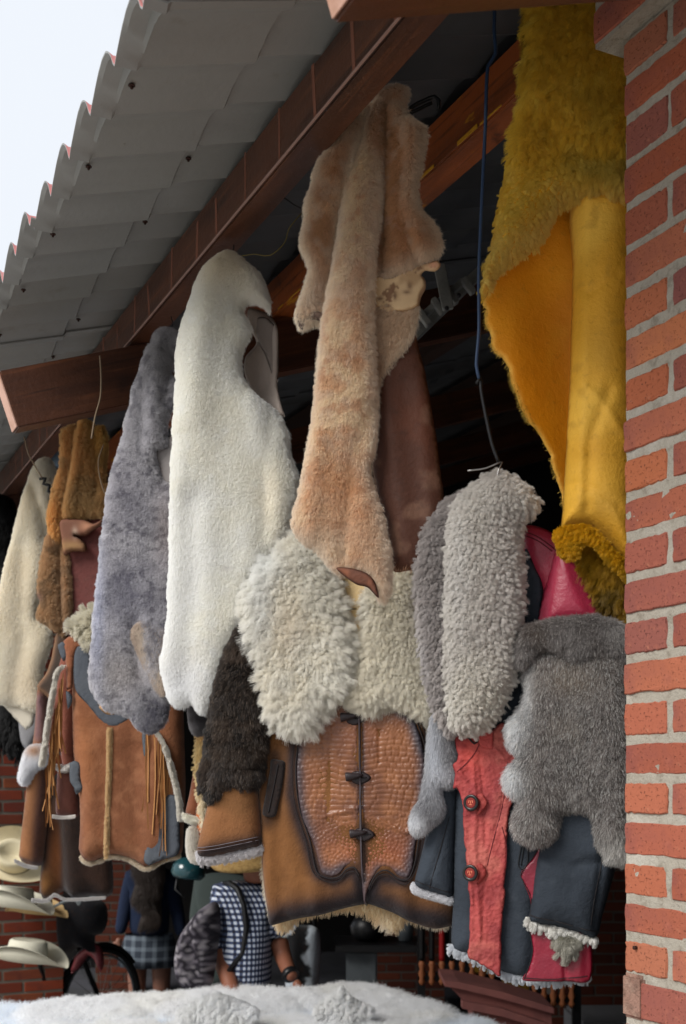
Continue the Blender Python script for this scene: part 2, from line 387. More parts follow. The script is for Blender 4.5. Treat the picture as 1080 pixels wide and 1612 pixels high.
# ---------------- bricks ----------------
RED = [S(158, 92, 68), S(138, 76, 60), S(166, 100, 74), S(150, 84, 66), S(130, 78, 70), S(164, 96, 66), S(146, 78, 56), S(124, 78, 72), S(174, 106, 72)]
m_brick = M('fired clay', rough=.9, rnd=RED, mott=[(7, S(112, 68, 68), .48, .75, .55), (70, S(176, 106, 82), .52, .75, .35), (150, S(52, 32, 28), .60, .67, .85), (34, S(168, 120, 96), .62, .8, .35), (3, S(96, 60, 52), .55, .75, .5)],
            bumps=[('pits', 150, .0022), ('noise', 120, .0012)], spec=.15)
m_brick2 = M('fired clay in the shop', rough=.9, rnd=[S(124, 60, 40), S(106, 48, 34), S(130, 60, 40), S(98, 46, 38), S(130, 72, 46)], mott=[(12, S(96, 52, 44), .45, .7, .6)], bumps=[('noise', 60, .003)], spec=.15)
m_brick3 = M('shaded clay', rough=.9, rnd=[S(84, 44, 32), S(70, 36, 28), S(90, 46, 32), S(66, 36, 30)], bumps=[('noise', 60, .003)], spec=.1)  # shop's dimness put into the colour: darkened clay for the inner walls
m_mortar = M('sandy mortar', S(158, 151, 139), .95, mott=[(50, S(136, 128, 116), .5, .7), (6, S(178, 172, 162), .5, .7)], bumps=[('noise', 190, .003), ('noise', 60, .004)], spec=.1)
m_mortar2 = M('grey mortar', S(122, 116, 106), .95, bumps=[('noise', 60, .003)], spec=.1)
def brick_me(Lx, Hz, dp, mat, n=26, jit=.0012, seed=0, chips=True):
    r = random.Random(seed); per = []; nl = max(3, int(n*.32)); ns = max(2, int(n*.12))
    for (x0_, z0_, x1_, z1_, m_) in ((0, 0, Lx, 0, nl), (Lx, 0, Lx, Hz, ns), (Lx, Hz, 0, Hz, nl), (0, Hz, 0, 0, ns)):
        for q in range(m_):
            t = q/m_; px_ = x0_+(x1_-x0_)*t; pz_ = z0_+(z1_-z0_)*t; j_ = jit*(2.2 if r.random() > .85 else 1)
            if q == 0: px_ += (.0015 if px_ < Lx/2 else -.0015); pz_ += (.0015 if pz_ < Hz/2 else -.0015)
            ix, iz = (0, 1) if z0_ == z1_ else (1, 0)
            g_ = abs(r.gauss(0, j_)); cx_ = 1 if px_ < Lx/2 else -1; cz_ = 1 if pz_ < Hz/2 else -1
            per.append([px_+ix*g_*cx_, pz_+iz*g_*cz_])
    n = len(per)
    V = []; c = (Lx/2, Hz/2)
    for (y, ins) in ((-dp, 0), (-.0022, 0), (0, .0018)):
        for p in per:
            dx = c[0]-p[0]; dz = c[1]-p[1]; V.append((p[0]+(1 if dx > 0 else -1)*ins*(abs(dx) > Lx/2-.008), y+r.gauss(0, .0004)*(y == 0), p[1]+(1 if dz > 0 else -1)*ins*(abs(dz) > Hz/2-.008)))
    Fc = []
    for k in range(2):
        for i in range(n): Fc.append((k*n+i, k*n+(i+1) % n, (k+1)*n+(i+1) % n, (k+1)*n+i))
    Fc.append(tuple(range(2*n, 3*n))); Fc.append(tuple(range(n))[::-1])
    me = bpy.data.meshes.new('brick'); me.from_pydata(V, [], [f[::-1] for f in Fc]); me.materials.append(mat); me.update(); return me
def brickwork(parent, o, xdir, zs, length, mod=.24, gap=.012, dp=.1, mat=None, start=0, nvar=6, jit=.0012, seed=0, n=26, corbel=None):
    """o: base corner, xdir: along the wall; local +y (z cross x) is the outer face"""
    ang = math.atan2(xdir[1], xdir[0]); R3 = Matrix.Rotation(ang, 4, 'Z'); Rm = np.array(R3.to_3x3())
    bank = {}
    r = random.Random(seed)
    for i in range(len(zs)-1):
        z0, z1 = zs[i]+gap/2, zs[i+1]-gap/2; H = round((z1-z0)*500)/500
        x = 0; half = (i+start) % 2 == 0; first = True
        while x < length-.03:
            bl = (mod/2-gap) if (half and first) else (mod-gap); bl = min(bl, length-x); first = False
            key = (round(bl, 3), H, r.randrange(nvar))
            if key not in bank: bank[key] = brick_me(bl, H, dp, mat, n=n, jit=jit, seed=hash(key) % 9999)
            b = bpy.data.objects.new('brick', bank[key]); pr = r.gauss(0, .0012)+(corbel[1] if corbel and zs[i] >= corbel[0]-.005 else 0)
            p = np.array(o)+Rm@np.array([x-(corbel[2] if corbel and zs[i] >= corbel[0]-.005 else 0), pr, 0]); b.rotation_euler = (0, 0, ang+r.gauss(0, .0015)); b.location = (p[0], p[1], z0+r.gauss(0, .0006))
            fin(b, parent); x += bl+gap
def courses(zlo, zhi, h): return list(np.arange(zlo, zhi, h))
# near pier: course heights read off the photograph
jy = [1604, 1535, 1473, 1414, 1351, 1286.7, 1226, 1165, 1100.6, 1038, 974, 911, 847, 783, 719.5, 656, 592, 527, 461.5, 394.5, 327.5, 260.5, 190, 126.5, 62]
jz = [EYE+(1225-y)/928 for y in jy]
lo = [jz[0]-.0685*k for k in range(23, 0, -1)]; hi = [jz[-1]+.072*k for k in range(1, 4)]
zs = [z for z in lo+jz+hi]; ch = (len(lo)+1) % 2
pier = thing('brick_pier', 'large red brick pier with pale mortar joints filling the right edge of the view', 'pier', tuple(W(1.643, A0, 0)))
# facade face runs from the corner (u=1.643) towards the camera; local x = -DU gives outward = +y? z cross(-DU) = DA -> face must be flipped, so start at the far end
LEN = .95
# x along +DU: outer normal = z x DU = -DA (outwards). bricks must start at the corner, so lay them mirrored from the corner back
def pier_bricks():
    r = random.Random(3); ang = math.atan2(DU[1], DU[0]); bank = {}
    for i in range(len(zs)-1):
        top = zs[i] >= jz[-1]-.005
        z0, z1 = zs[i]+.0068, zs[i+1]-.0068; H = round((z1-z0), 3)
        half = (i-(len(lo)+1)) % 2 == 0
        x = 0; first = True; cu_ = .045 if top else 0; ca_ = .035 if top else 0
        while x < LEN-.05:
            bl = (.108 if half else .228) if first else .228
            if first: bl += cu_
            key = (round(bl, 3), round(H*500)/500, r.randrange(4))
            if key not in bank: bank[key] = brick_me(bl, H, .1+ca_*.8, m_brick, n=44, jit=.0010, seed=len(bank)*7+1)
            b = bpy.data.objects.new('brick', bank[key])
            p = W(1.643+cu_-x-bl+r.gauss(0, .001), A0-ca_+r.gauss(0, .0012), z0)
            b.location = p; b.rotation_euler = (0, 0, ang+r.gauss(0, .003)); fin(b, pier); x += bl+.012; first = False
pier_bricks()
# mortar: a core slab whose face is a rough sheet
def rough_sheet(name, o, ex, ez, nrm, lx, lz, step, amp, depth, mat, parent):
    nx = int(lx/step)+1; nz_ = int(lz/step)+1; gx, gz = np.meshgrid(np.linspace(0, lx, nx), np.linspace(0, lz, nz_)); gx = gx.ravel(); gz = gz.ravel()
    d = (fbm(gx*45, gz*45, 3, 2)-.5)*2*amp; V = o+np.outer(gx, ex)+np.outer(gz, ez)+np.outer(d, nrm)
    i = np.arange(nx*nz_).reshape(nz_, nx); f = np.stack([i[:-1, :-1], i[:-1, 1:], i[1:, 1:], i[1:, :-1]], -1).reshape(-1, 4)
    if np.dot(np.cross(ex, ez), nrm) < 0: f = f[:, ::-1]
    return mesh(name, V, f, mat, parent, smooth=True)
rough_sheet('mortar_face', W(1.643-LEN, A0+.0028, 0), DU, np.array([0, 0, 1.]), -DA, LEN-.003, jz[-1]-.002, .0075, .0022, 0, m_mortar, pier)
boxm('core', W(1.641-LEN, A0+.010, 0), DU*(LEN-.001), DA*.13, (0, 0, jz[-1]-.001), m_mortar, pier)
boxm('corbel_core', W(1.685-LEN, A0-.028, jz[-1]), DU*(LEN-.001), DA*.165, (0, 0, .22), m_mortar, pier)
# patch of cement near the bottom corner, and a nail
boxm('cement_patch', W(1.643-.052, A0-.004, jz[0]+.004), DU*.055, DA*.02, (0, 0, .075), M('cement patch', S(146, 112, 98), .95, mott=[(40, S(120, 92, 80), .45, .65), (15, S(164, 140, 124), .5, .7)], bumps=[('noise', 80, .005), ('noise', 20, .008)]), pier, bevel=.006)
V, Fc = lathe_vf(Ppx(1000, 1492, 2.02), -DA, [(.001, -.02), (.0035, 0), (.0035, .003), (.001, .004)], 10); mesh('nail', V, Fc, M('rusty iron', S(60, 40, 34), .6, metal=.6), pier)
# far pier: near face looks along -DU
fp = thing('brick_pier', 'narrow orange-red brick pier behind the straw hats on the left', 'pier', tuple(W(7.0, 1.54, 0)))
zz = courses(.02, 3.2, .0685)
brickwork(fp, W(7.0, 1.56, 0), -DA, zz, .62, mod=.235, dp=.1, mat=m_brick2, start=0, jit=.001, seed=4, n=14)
boxm('mortar_core', W(7.007, .945, 0), DA*.61, DU*.35, (0, 0, 3.3), m_mortar2, fp)
# brick walls deep inside: right and centre left
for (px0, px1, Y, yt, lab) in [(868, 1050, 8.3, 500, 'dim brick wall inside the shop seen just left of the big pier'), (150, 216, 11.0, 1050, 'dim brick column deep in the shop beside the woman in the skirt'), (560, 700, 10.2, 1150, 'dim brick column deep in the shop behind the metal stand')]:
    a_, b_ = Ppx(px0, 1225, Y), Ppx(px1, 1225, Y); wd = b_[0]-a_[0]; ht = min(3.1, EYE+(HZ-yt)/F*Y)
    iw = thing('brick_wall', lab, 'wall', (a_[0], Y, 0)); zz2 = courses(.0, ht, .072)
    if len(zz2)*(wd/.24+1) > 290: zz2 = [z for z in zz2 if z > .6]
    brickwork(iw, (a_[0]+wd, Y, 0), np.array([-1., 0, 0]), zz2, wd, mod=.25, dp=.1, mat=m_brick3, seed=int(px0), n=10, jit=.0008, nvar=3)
    boxm('mortar_core', (a_[0], Y+.006, 0), (wd, 0, 0), (0, .3, 0), (0, 0, ht+.02), M('shaded mortar', S(76, 70, 64), .95), iw)  # mortar colour darkened too, for the shade inside the shop
# ---------------- roof: teja-profile sheets ----------------
RZ = lambda a: EYE+1.0056+.34*a
m_under = M('roof sheet underside', S(136, 136, 134), .5, mott=[(2, S(132, 132, 129), .4, .65, .7), (14, S(112, 106, 98), .62, .8, .45), (1.1, S(118, 112, 102), .55, .75, .5), (60, S(96, 90, 84), .70, .78, .5)], bumps=[('noise', 40, .001)], spec=.35)
m_under2 = M('shaded inner roof sheet', S(82, 83, 85), .6, mott=[(2, S(64, 64, 66), .4, .65, .7)], spec=.2)  # same sheets further in, their shade put into a darker colour
m_top = M('roof sheet red top', S(186, 116, 112), .6, mott=[(5, S(200, 150, 145), .45, .7, .6)])
roof = thing('roof', None, None, tuple(W(2, A0, 0))); roof['kind'] = 'structure'
PER, NPS = .166, 5
def sheet_mesh(u0, width, a0, a1, lift, seed, under=None):
    nu = int(width/PER*14)+1; us = np.linspace(0, width, nu)
    rows = []; a = a0; ST = .044 if a0 < .6 else .216
    while a < a1-1e-6:
        e = min(a+ST, a1); rows += [(a, 0.), (a+.008, .0), (e-.006, -.010*(e-a)/ST), ]
        a = e; ST = .216
    # step: each tile row is raised over the next one below it
    V = []; 
    ph = (us+u0)/PER
    prof = .030*np.power(np.abs(np.sin(math.pi*ph)), .75)+.004*np.sin(2*math.pi*ph)
    rr = random.Random(seed)
    for j, (av, dz) in enumerate(rows):
        k = 2.0 if j == 0 else (1.7 if j < 3 else .85)
        V.append([W(u0+x, av, RZ(av)+dz+p*k+lift+rr.gauss(0, .0006)) for x, p in zip(us, prof)])
    V = np.array(V); nr_, ncol = V.shape[:2]; top = V.copy(); top[:, :, 2] += .0035
    idx = np.arange(nr_*ncol).reshape(nr_, ncol); f1 = np.stack([idx[:-1, :-1], idx[:-1, 1:], idx[1:, 1:], idx[1:, :-1]], -1).reshape(-1, 4)
    n1 = nr_*ncol; allV = np.concatenate([V.reshape(-1, 3), top.reshape(-1, 3)]); f2 = f1[:, ::-1]+n1
    side = []
    ring = list(idx[0])+list(idx[1:, -1])+list(idx[-1, -2::-1])+list(idx[-2:0:-1, 0])
    for i in range(len(ring)):
        p, q = ring[i], ring[(i+1) % len(ring)]; side.append((p, q, q+n1, p+n1))
    me = bpy.data.meshes.new('roof_sheet'); me.from_pydata(allV.tolist(), [], np.concatenate([f1, f2, np.array(side)]).tolist())
    me.materials.append(under or m_under); me.materials.append(m_top)
    mi = np.zeros(len(me.polygons), np.int32); mi[len(f1):2*len(f1)] = 1; me.polygons.foreach_set('material_index', mi)
    me.polygons.foreach_set('use_smooth', [True]*len(me.polygons)); me.update(); me.set_sharp_from_angle(angle=math.radians(28)); return me
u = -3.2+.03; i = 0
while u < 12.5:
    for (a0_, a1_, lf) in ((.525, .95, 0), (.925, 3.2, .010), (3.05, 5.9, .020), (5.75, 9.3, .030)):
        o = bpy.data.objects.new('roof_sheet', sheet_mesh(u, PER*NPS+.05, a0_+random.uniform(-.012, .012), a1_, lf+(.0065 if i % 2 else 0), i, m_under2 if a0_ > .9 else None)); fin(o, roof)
    u += PER*NPS; i += 1
# ---------------- timbers ----------------
m_wood = M('stained timber', S(84, 50, 34), .42, mott=[(9, S(52, 32, 25), .42, .62, .8, (.12, 1, 1)), (60, S(118, 72, 46), .52, .7, .55, (.05, 1, 1)), (110, S(40, 27, 22), .56, .7, .6, (.04, 1, 1)), (5, S(40, 28, 25), .6, .75, .7)], bumps=[('noise', 60, .0015)], spec=.4)
m_woodd = M('shaded timber', S(44, 30, 25), .6, mott=[(9, S(28, 21, 19), .42, .62, .8, (.12, 1, 1))], bumps=[('noise', 60, .0015)], spec=.2)  # inner purlins: shade put into a darker copy of the timber colour
m_wood2 = M('worn yellow-stained timber', S(160, 84, 40), .42, mott=[(9, S(96, 52, 28), .42, .62, .8, (.12, 1, 1)), (90, S(60, 36, 26), .54, .68, .6, (.05, 1, 1)), (9, S(46, 30, 24), .58, .7, .8), (22, S(196, 134, 30), .62, .68, .8, (.3, 1, 1))], bumps=[('noise', 30, .002)], spec=.4)
m_end = M('cut timber end', S(196, 158, 142), .8, mott=[(14, S(170, 130, 110), .4, .7)], bumps=[('noise', 60, .001)])
def timber(name, o, ax, ay, az, mat, parent, bevel):
    ax, ay, az = [np.asarray(v, float) for v in (ax, ay, az)]; ls = [np.linalg.norm(v) for v in (ax, ay, az)]; dirs = [v/l for v, l in zip((ax, ay, az), ls)]; o = np.asarray(o, float)
    if np.dot(np.cross(dirs[0], dirs[1]), dirs[2]) < 0: o = o+ay; dirs[1] = -dirs[1]
    ob = boxm(name, (0, 0, 0), (ls[0], 0, 0), (0, ls[1], 0), (0, 0, ls[2]), mat, parent, bevel=bevel)
    m4 = Matrix(((dirs[0][0], dirs[1][0], dirs[2][0], o[0]), (dirs[0][1], dirs[1][1], dirs[2][1], o[1]), (dirs[0][2], dirs[1][2], dirs[2][2], o[2]), (0, 0, 0, 1)))
    ob.matrix_basis = m4; return ob
def beam(name, lab, u0, u1, a, wz0, wz1, th, mat):
    """runs along the facade; a = outer face"""
    t = thing(name, lab, 'beam', tuple(W(u0, a, EYE+wz0))); t['kind'] = 'structure'
    timber('timber', W(u0, a, EYE+wz0), DU*(u1-u0), DA*th, (0, 0, wz1-wz0), mat, t, .004)
    return t
b1 = beam('roof_purlin', 'long dark brown roof beam nearest the eaves with pale cross streaks', -3, 12.4, .908, 1.201, 1.312, .065, m_wood)
b2 = beam('rail_beam', 'worn orange-brown beam with yellow scuffs that the hides hang from', 1.2, 12.4, 1.33, 1.343, 1.450, .075, m_wood2)
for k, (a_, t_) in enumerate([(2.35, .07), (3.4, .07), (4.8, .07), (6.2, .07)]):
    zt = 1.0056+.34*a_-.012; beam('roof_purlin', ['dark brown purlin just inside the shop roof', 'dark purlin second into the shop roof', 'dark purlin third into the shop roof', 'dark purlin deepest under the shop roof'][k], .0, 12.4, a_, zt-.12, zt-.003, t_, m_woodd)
# light leaking past the roof waves, put into pale strips across the eaves beam
m_leak = M('pale leaked light', S(150, 104, 88), .7); m_yel = M('yellow stain', S(196, 140, 34), .6, bumps=[('noise', 90, .002)])
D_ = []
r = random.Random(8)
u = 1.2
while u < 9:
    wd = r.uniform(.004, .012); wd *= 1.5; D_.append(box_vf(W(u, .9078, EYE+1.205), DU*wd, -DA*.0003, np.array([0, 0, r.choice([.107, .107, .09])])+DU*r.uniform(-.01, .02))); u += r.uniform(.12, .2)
V, Fc = join_vf(D_); mesh('light_streak', V, Fc, M('leaked light streak', S(124, 80, 64), .6), b1, kind='stuff')
edge = []
for k in range(44):
    u = 1.6+k*.13+r.uniform(0, .06); edge.append(box_vf(W(u, 1.3285, EYE+1.344), DU*r.uniform(.03, .13), -DA*.0015, (0, 0, r.uniform(.003, .010))))
V, Fc = join_vf(edge); mesh('worn_edge', V, Fc, m_yel, b2, kind='stuff')
boxm('metal_edge', W(-3, .9055, EYE+1.2), DU*15, -DA*.003, (0, 0, .004), M('dull metal edge', S(150, 120, 110), .5), b1)
# rafters across (sloping), cut ends outside
sl = np.array([DA[0], DA[1], .34]); sl = sl/np.linalg.norm(sl); up = np.cross(sl, DU); up = up if up[2] > 0 else -up
for k, (ur, lab) in enumerate([(1.285, 'rafter end poking out at the top of the view above the wire'), (3.235, 'sloping rafter with pale cut end at the left, under the eaves beam'), (5.2, 'sloping rafter hidden behind the fringed jacket side of the roof'), (7.1, 'sloping rafter resting over the far brick pier'), (9.0, 'sloping rafter deepest along the roof')]):
    t = thing('rafter', lab, 'rafter', tuple(W(ur, .6, EYE+.9))); t['kind'] = 'structure'
    h = .15; a0r = .588 if k == 0 else .553; st = W(ur, a0r, EYE+1.0056+.34*a0r-.128)-up*h; ln = 7.6
    th = .07
    timber('timber', st, sl*ln, DU*th, up*h, m_wood, t, .003)
    boxm('cut_end', st+up*.004+DU*.004, -sl*.003, DU*(th-.008), up*(h-.008), m_end, t)

# roofing screws with washers under the sheets near the eaves, and small nail holes of rust
sv, sf = lathe_vf((0, 0, 0), (0, 0, -1), [(.006, -.001), (.0065, .001), (.003, .002), (.0025, .006), (.001, .007)], 10)
sme = bpy.data.meshes.new('screw'); sme.from_pydata([tuple(v) for v in sv], [], sf); sme.materials.append(M('rusty iron', S(60, 40, 34), .6, metal=.6))
for k in range(34):
    for a_ in ((.585, .80) if k % 3 else (.585,)):
        uu = 1.0+k*PER*2+PER*.5+random.uniform(-.01, .01); prh = .030*abs(math.sin(math.pi*uu/PER))**.75
        o = bpy.data.objects.new('screw', sme); o.location = W(uu, a_, RZ(a_)+prh*.9-.006); fin(o, roof)
# ---------------- leather and skin materials ----------------
m_skin = M('raw skin side', attr=True, rough=.8, bumps=[('noise', 120, .0008), ('noise', 14, .002)], spec=.2)
m_suede = M('suede', attr=True, rough=.9, mott=[(60, S(70, 44, 28), .5, .8, .3), (18, S(60, 38, 26), .6, .78, .3, (1, 1, .35))], bumps=[('noise', 220, .0016), ('noise', 24, .005)], spec=.12, sheen=.1)
m_leather = M('smooth leather', attr=True, rough=.46, mott=[(45, S(110, 40, 40), .55, .8, .2)], bumps=[('crack', 70, .0012), ('noise', 30, .004), ('noise', 300, .0005)], spec=.42)
m_yleather = M('dyed yellow skin', attr=True, rough=.62, mott=[(60, S(120, 84, 20), .55, .8, .35), (8, S(216, 160, 40), .5, .7, .3)], bumps=[('noise', 140, .0014), ('noise', 30, .0030), ('noise', 400, .0006)], spec=.3)
m_dkskin = M('dark brown skin', attr=True, rough=.6, mott=[(10, S(84, 56, 46), .6, .75, .3), (50, S(46, 32, 27), .5, .7, .3)], bumps=[('noise', 30, .003), ('noise', 150, .0008)], spec=.15)
m_base = M('fleece ground', attr=True, rough=.95, spec=.05)
m_cloth = M('dark felted skin', attr=True, rough=.85, bumps=[('noise', 330, .0009), ('noise', 14, .007), ('noise', 45, .0022)], spec=.15)
m_black = M('black plastic', S(22, 22, 24), .35)
m_wire = M('steel wire', S(150, 148, 146), .35, metal=.8)
m_thread = M('dark thread', S(34, 30, 32), .8)
def wool(amp, size, seed=2, warp=.4):
    def f(px, py, h, z):
        hw = h+(fbm(h*70, z*70, 2, 1)-.5)*size*warp; zw = z+(fbm(h*70, z*70, 2, 5)-.5)*size*warp
        d, s, *_ = cells(hw, zw, size, seed); return amp*np.sqrt(np.clip(1-(d/(size*.8))**2, 0, 1))
    return f
WHITE = S(224, 221, 208); CREAM = S(226, 214, 184)
# =============== yellow hide ===============
pl = Plane(870, 500, 2.2, -14)
t = thing('hide', 'large mustard yellow sheepskin with smooth rolled leather side hanging beside the brick pier', 'sheepskin', tuple(Ppx(880, 0, 2.2)), 'hides hanging from the beam')
YEL = S(190, 142, 12); YD = S(150, 108, 10); YL = S(214, 164, 22); YO = S(214, 132, 6)
back = panel('inner_skin', pl, [(762, 478), (768, 440), (800, 400), (850, 330), (900, 300), (960, 295), (1000, 300), (1000, 860), (960, 870), (905, 850), (886, 792), (874, 752), (866, 715), (852, 690), (838, 668), (822, 642), (812, 612), (803, 596), (800, 578), (786, 556), (775, 545), (768, 520)],
    T=.004, R=.01, back=.003, off=-.02, res=.006, jag=.0035, mat=m_yleather, parent=t, hf=lambda px, py, h, z: -.05*sst(800, 905, px)+.012*np.sin((px-py*.3)/30),
    col=colfn(YO, mott=[(8, S(196, 118, 8), .4, .7, .6), (2.5, S(226, 148, 12), .45, .7, .7)], edge=(.006, S(226, 180, 80), .9)))
fur(back, 9000, .010, comb=(-.6, -.6), lay=.5, col=colfn(YD), mask=lambda px, py, h, z: np.zeros(len(px), bool) | ((segdist(px, py, [(800, 590), (850, 700), (880, 790)]) < 7)), name='fur')
fur(back, 30000, .007, rad=.0004, comb=(-1, -.3), lay=1.5, spread=.6, col=colfn(S(226, 184, 70)), mask=lambda px, py, h, z: segdist(px, py, [(764, 460), (768, 520), (775, 545), (786, 556), (800, 578), (803, 596), (812, 612), (822, 642), (838, 668), (852, 690), (866, 715), (874, 752), (886, 792)]) < 2.2)
roll = panel('rolled_skin', pl, [(903, 300), (900, 420), (897, 520), (894, 620), (889, 720), (884, 800), (882, 835), (895, 829), (925, 829), (950, 845), (975, 872), (1004, 905), (1004, 600), (1004, 300)],
    T=.058, R=.062, back=.004, off=-.03, res=.0055, wob=.003, jag=.0007, mat=m_yleather, parent=t, round_=.5, folds=[([(925, 320), (915, 820)], .004, .012), ([(960, 620), (930, 700), (925, 800)], -.006, .01), ([(905, 600), (950, 640), (990, 700)], .004, .008), ([(900, 450), (930, 470), (975, 440)], -.003, .006), ([(890, 760), (930, 770), (975, 800)], -.004, .006), ([(895, 700), (920, 720)], .003, .005)],
    col=colfn(S(220, 160, 44), mott=[(7, S(184, 132, 22), .4, .65, .7), (3, S(228, 180, 70), .45, .7, .8), (40, S(170, 126, 40), .62, .75, .4)], blobs=[(955, 560, 18, 60, S(170, 130, 50), .35), (950, 800, 30, 26, S(160, 122, 50), .4)]))
cuff2 = panel('hanging_fleece', pl, [(905, 850), (935, 855), (1004, 880), (1004, 990), (985, 950), (970, 954), (950, 950), (941, 938), (936, 915), (915, 888)], T=.014, R=.02, off=-.03, res=.006, mat=m_base, parent=t, col=colfn(S(96, 74, 8)))
fur(cuff2, 26000, .013, clump=.7, csize=.007, lay=.8, grav=.5, col=colfn(S(150, 106, 8), mott=[(20, S(76, 56, 10), .45, .65, .8)]))
cuff = panel('turned_cuff', pl, [(877, 850), (877, 840), (886, 834), (905, 830), (930, 833), (950, 850), (970, 872), (1004, 905), (1004, 938), (980, 906), (960, 888), (940, 866), (925, 856), (916, 862), (913, 875), (900, 882), (884, 876)], T=.008, R=.010, off=.022, res=.005, jag=.0015, mat=m_base, parent=t, col=colfn(S(190, 138, 8)))
fur(cuff, 42000, .0065, clump=.5, csize=.005, lay=.6, grav=.3, gam=.75, col=colfn(S(206, 150, 10), mott=[(30, S(140, 100, 8), .45, .7, .7)]))
flee = panel('fleece', pl, [(846, -40), (842, 40), (836, 100), (827, 165), (812, 235), (796, 300), (785, 350), (782, 390), (770, 430), (762, 478), (772, 462), (787, 440), (812, 418), (840, 399), (860, 380), (870, 352), (890, 328), (912, 320), (936, 317), (965, 313), (1004, 322), (1004, -40)],
    T=.04, R=.05, back=.006, off=.008, res=.006, wob=.012, wobs=9, jag=.003, mat=m_base, parent=t, bumps=wool(.003, .02), col=colfn(S(214, 156, 10)),
    folds=[([(985, 300), (900, 300), (830, 345), (775, 440)], .012, .03), ([(850, 200), (900, 260), (980, 270)], -.008, .02)])
low = lambda px, py: sst(255, 320, py+(px-880)*-.35+0*px)
fur(flee, 190000, .017, rad=.00042, clump=.6, csize=.009, lay=.8, grav=.5, curl=.0012, spread=.28, combfn=lambda px, py, h, z: np.stack([-.35-.6*low(px, py), -.8+.75*low(px, py)], 1),
    lenfn=lambda px, py, h, z, de: 1-.66*low(px, py), var=.16,
    gam=.42, col=colfn(S(216, 156, 6), mott=[(12, S(176, 124, 6), .45, .7, .6), (45, S(232, 182, 26), .5, .7, .6)], blobs=[(960, 285, 60, 14, S(90, 70, 16), .8), (905, 262, 20, 6, S(110, 84, 16), .5), (790, 420, 20, 40, S(190, 150, 50), .4)], strokes=[([(775, 455), (800, 415), (860, 370), (885, 325), (980, 312)], 16, S(206, 172, 60), .55), ([(775, 440), (850, 330), (980, 275)], 26, S(196, 150, 20), .6)]))
# frayed dark tab hanging at its upper left edge
tb = panel('torn_edge', pl, [(828, -20), (846, -20), (846, 40), (838, 85), (830, 98), (826, 90), (830, 60), (825, 50), (832, 20)], T=.004, R=.005, off=.01, res=.004, jag=.003, mat=m_base, parent=t, col=colfn(S(46, 38, 22)))
fur(tb, 2500, .012, lay=.5, comb=(-1, -.4), col=colfn(S(170, 130, 30)), mask=lambda px, py, h, z: px < 834)
# =============== tan sheepskin ===============
GS = 2.3/2.78; pl = Plane(570, 500, 2.3, -14)
t = thing('hide', 'pale tan and cream folded sheepskin with brown leather back hanging near the middle', 'sheepskin', tuple(Ppx(610, 140, 2.3)), 'hides hanging from the beam')
TAN = S(206, 160, 118); TL = S(222, 200, 176); TR = S(196, 144, 96)
tcol = lambda b, extra=(): colfn(b, mott=[(28, TR, .5, .62, .75), (60, TL, .5, .7, .5)], blobs=extra)
bs = panel('brown_skin', pl, [(640, 500), (655, 540), (668, 590), (680, 660), (690, 740), (697, 800), (690, 850), (672, 890), (640, 896), (612, 894), (600, 820), (580, 720), (585, 600)], T=.02, R=.06, off=-.035, res=.007, wob=.006, jag=.0012, mat=m_dkskin, parent=t,
    folds=[([(600, 560), (640, 895)], .01, .03), ([(660, 600), (680, 850)], .006, .02)], col=colfn(S(82, 48, 35), mott=[(5, S(62, 38, 29), .45, .65, .7), (16, S(116, 86, 70), .62, .75, .5)], edge=(.004, S(120, 84, 60), .6)))
fur(bs, 2600, .010, lay=.4, comb=(.3, -1), col=colfn(S(160, 110, 80)), mask=lambda px, py, h, z: segdist(px, py, [(616, 893), (672, 888), (692, 840)]) < 5)
rt = panel('fleece', pl, [(572, 200), (585, 160), (600, 138), (622, 131), (640, 138), (641, 150), (636, 166), (645, 186), (667, 196), (668, 215), (664, 238), (662, 262), (657, 285), (656, 308), (663, 330), (680, 345), (690, 368), (695, 388), (684, 402), (662, 410), (640, 424), (615, 433), (590, 436), (570, 430), (570, 300)],
    T=.018, R=.022, off=-.012, res=.006, wob=.010, wobs=10, mat=m_base, parent=t, folds=[([(645, 195), (650, 260), (645, 330), (670, 400)], .020, .016), ([(607, 160), (605, 260), (600, 420)], -.022, .018), ([(625, 330), (640, 425)], .012, .02)], col=tcol(S(170, 128, 92)))
fur(rt, 70000, .010, clump=.35, csize=.007, lay=.6, grav=.3, var=.14, spread=.4, gam=.72, col=colfn(S(218, 170, 122), mott=[(24, TR, .46, .62, .8), (60, TL, .54, .66, .6)], blobs=[(605, 230, 14, 60, S(166, 114, 76), .7), (625, 330, 26, 70, S(196, 140, 92), .5), (600, 380, 20, 60, S(166, 112, 78), .5)], edge=(.022, S(226, 208, 184), .9)))
st = panel('lower_fleece', pl, [(580, 415), (600, 430), (640, 420), (665, 432), (668, 448), (660, 465), (655, 500), (650, 518), (638, 538), (622, 560), (612, 580), (600, 598), (592, 640), (580, 600)], T=.012, R=.02, off=-.02, res=.006, mat=m_base, parent=t, wob=.005, col=colfn(S(190, 160, 130)))
fur(st, 22000, .011, clump=.3, csize=.008, lay=.7, grav=.4, col=colfn(S(214, 188, 158), mott=[(18, S(180, 140, 104), .5, .7, .6)], edge=(.01, S(230, 214, 190), .8)), mask=lambda px, py, h, z: py > 482+8*np.sin(px/9))
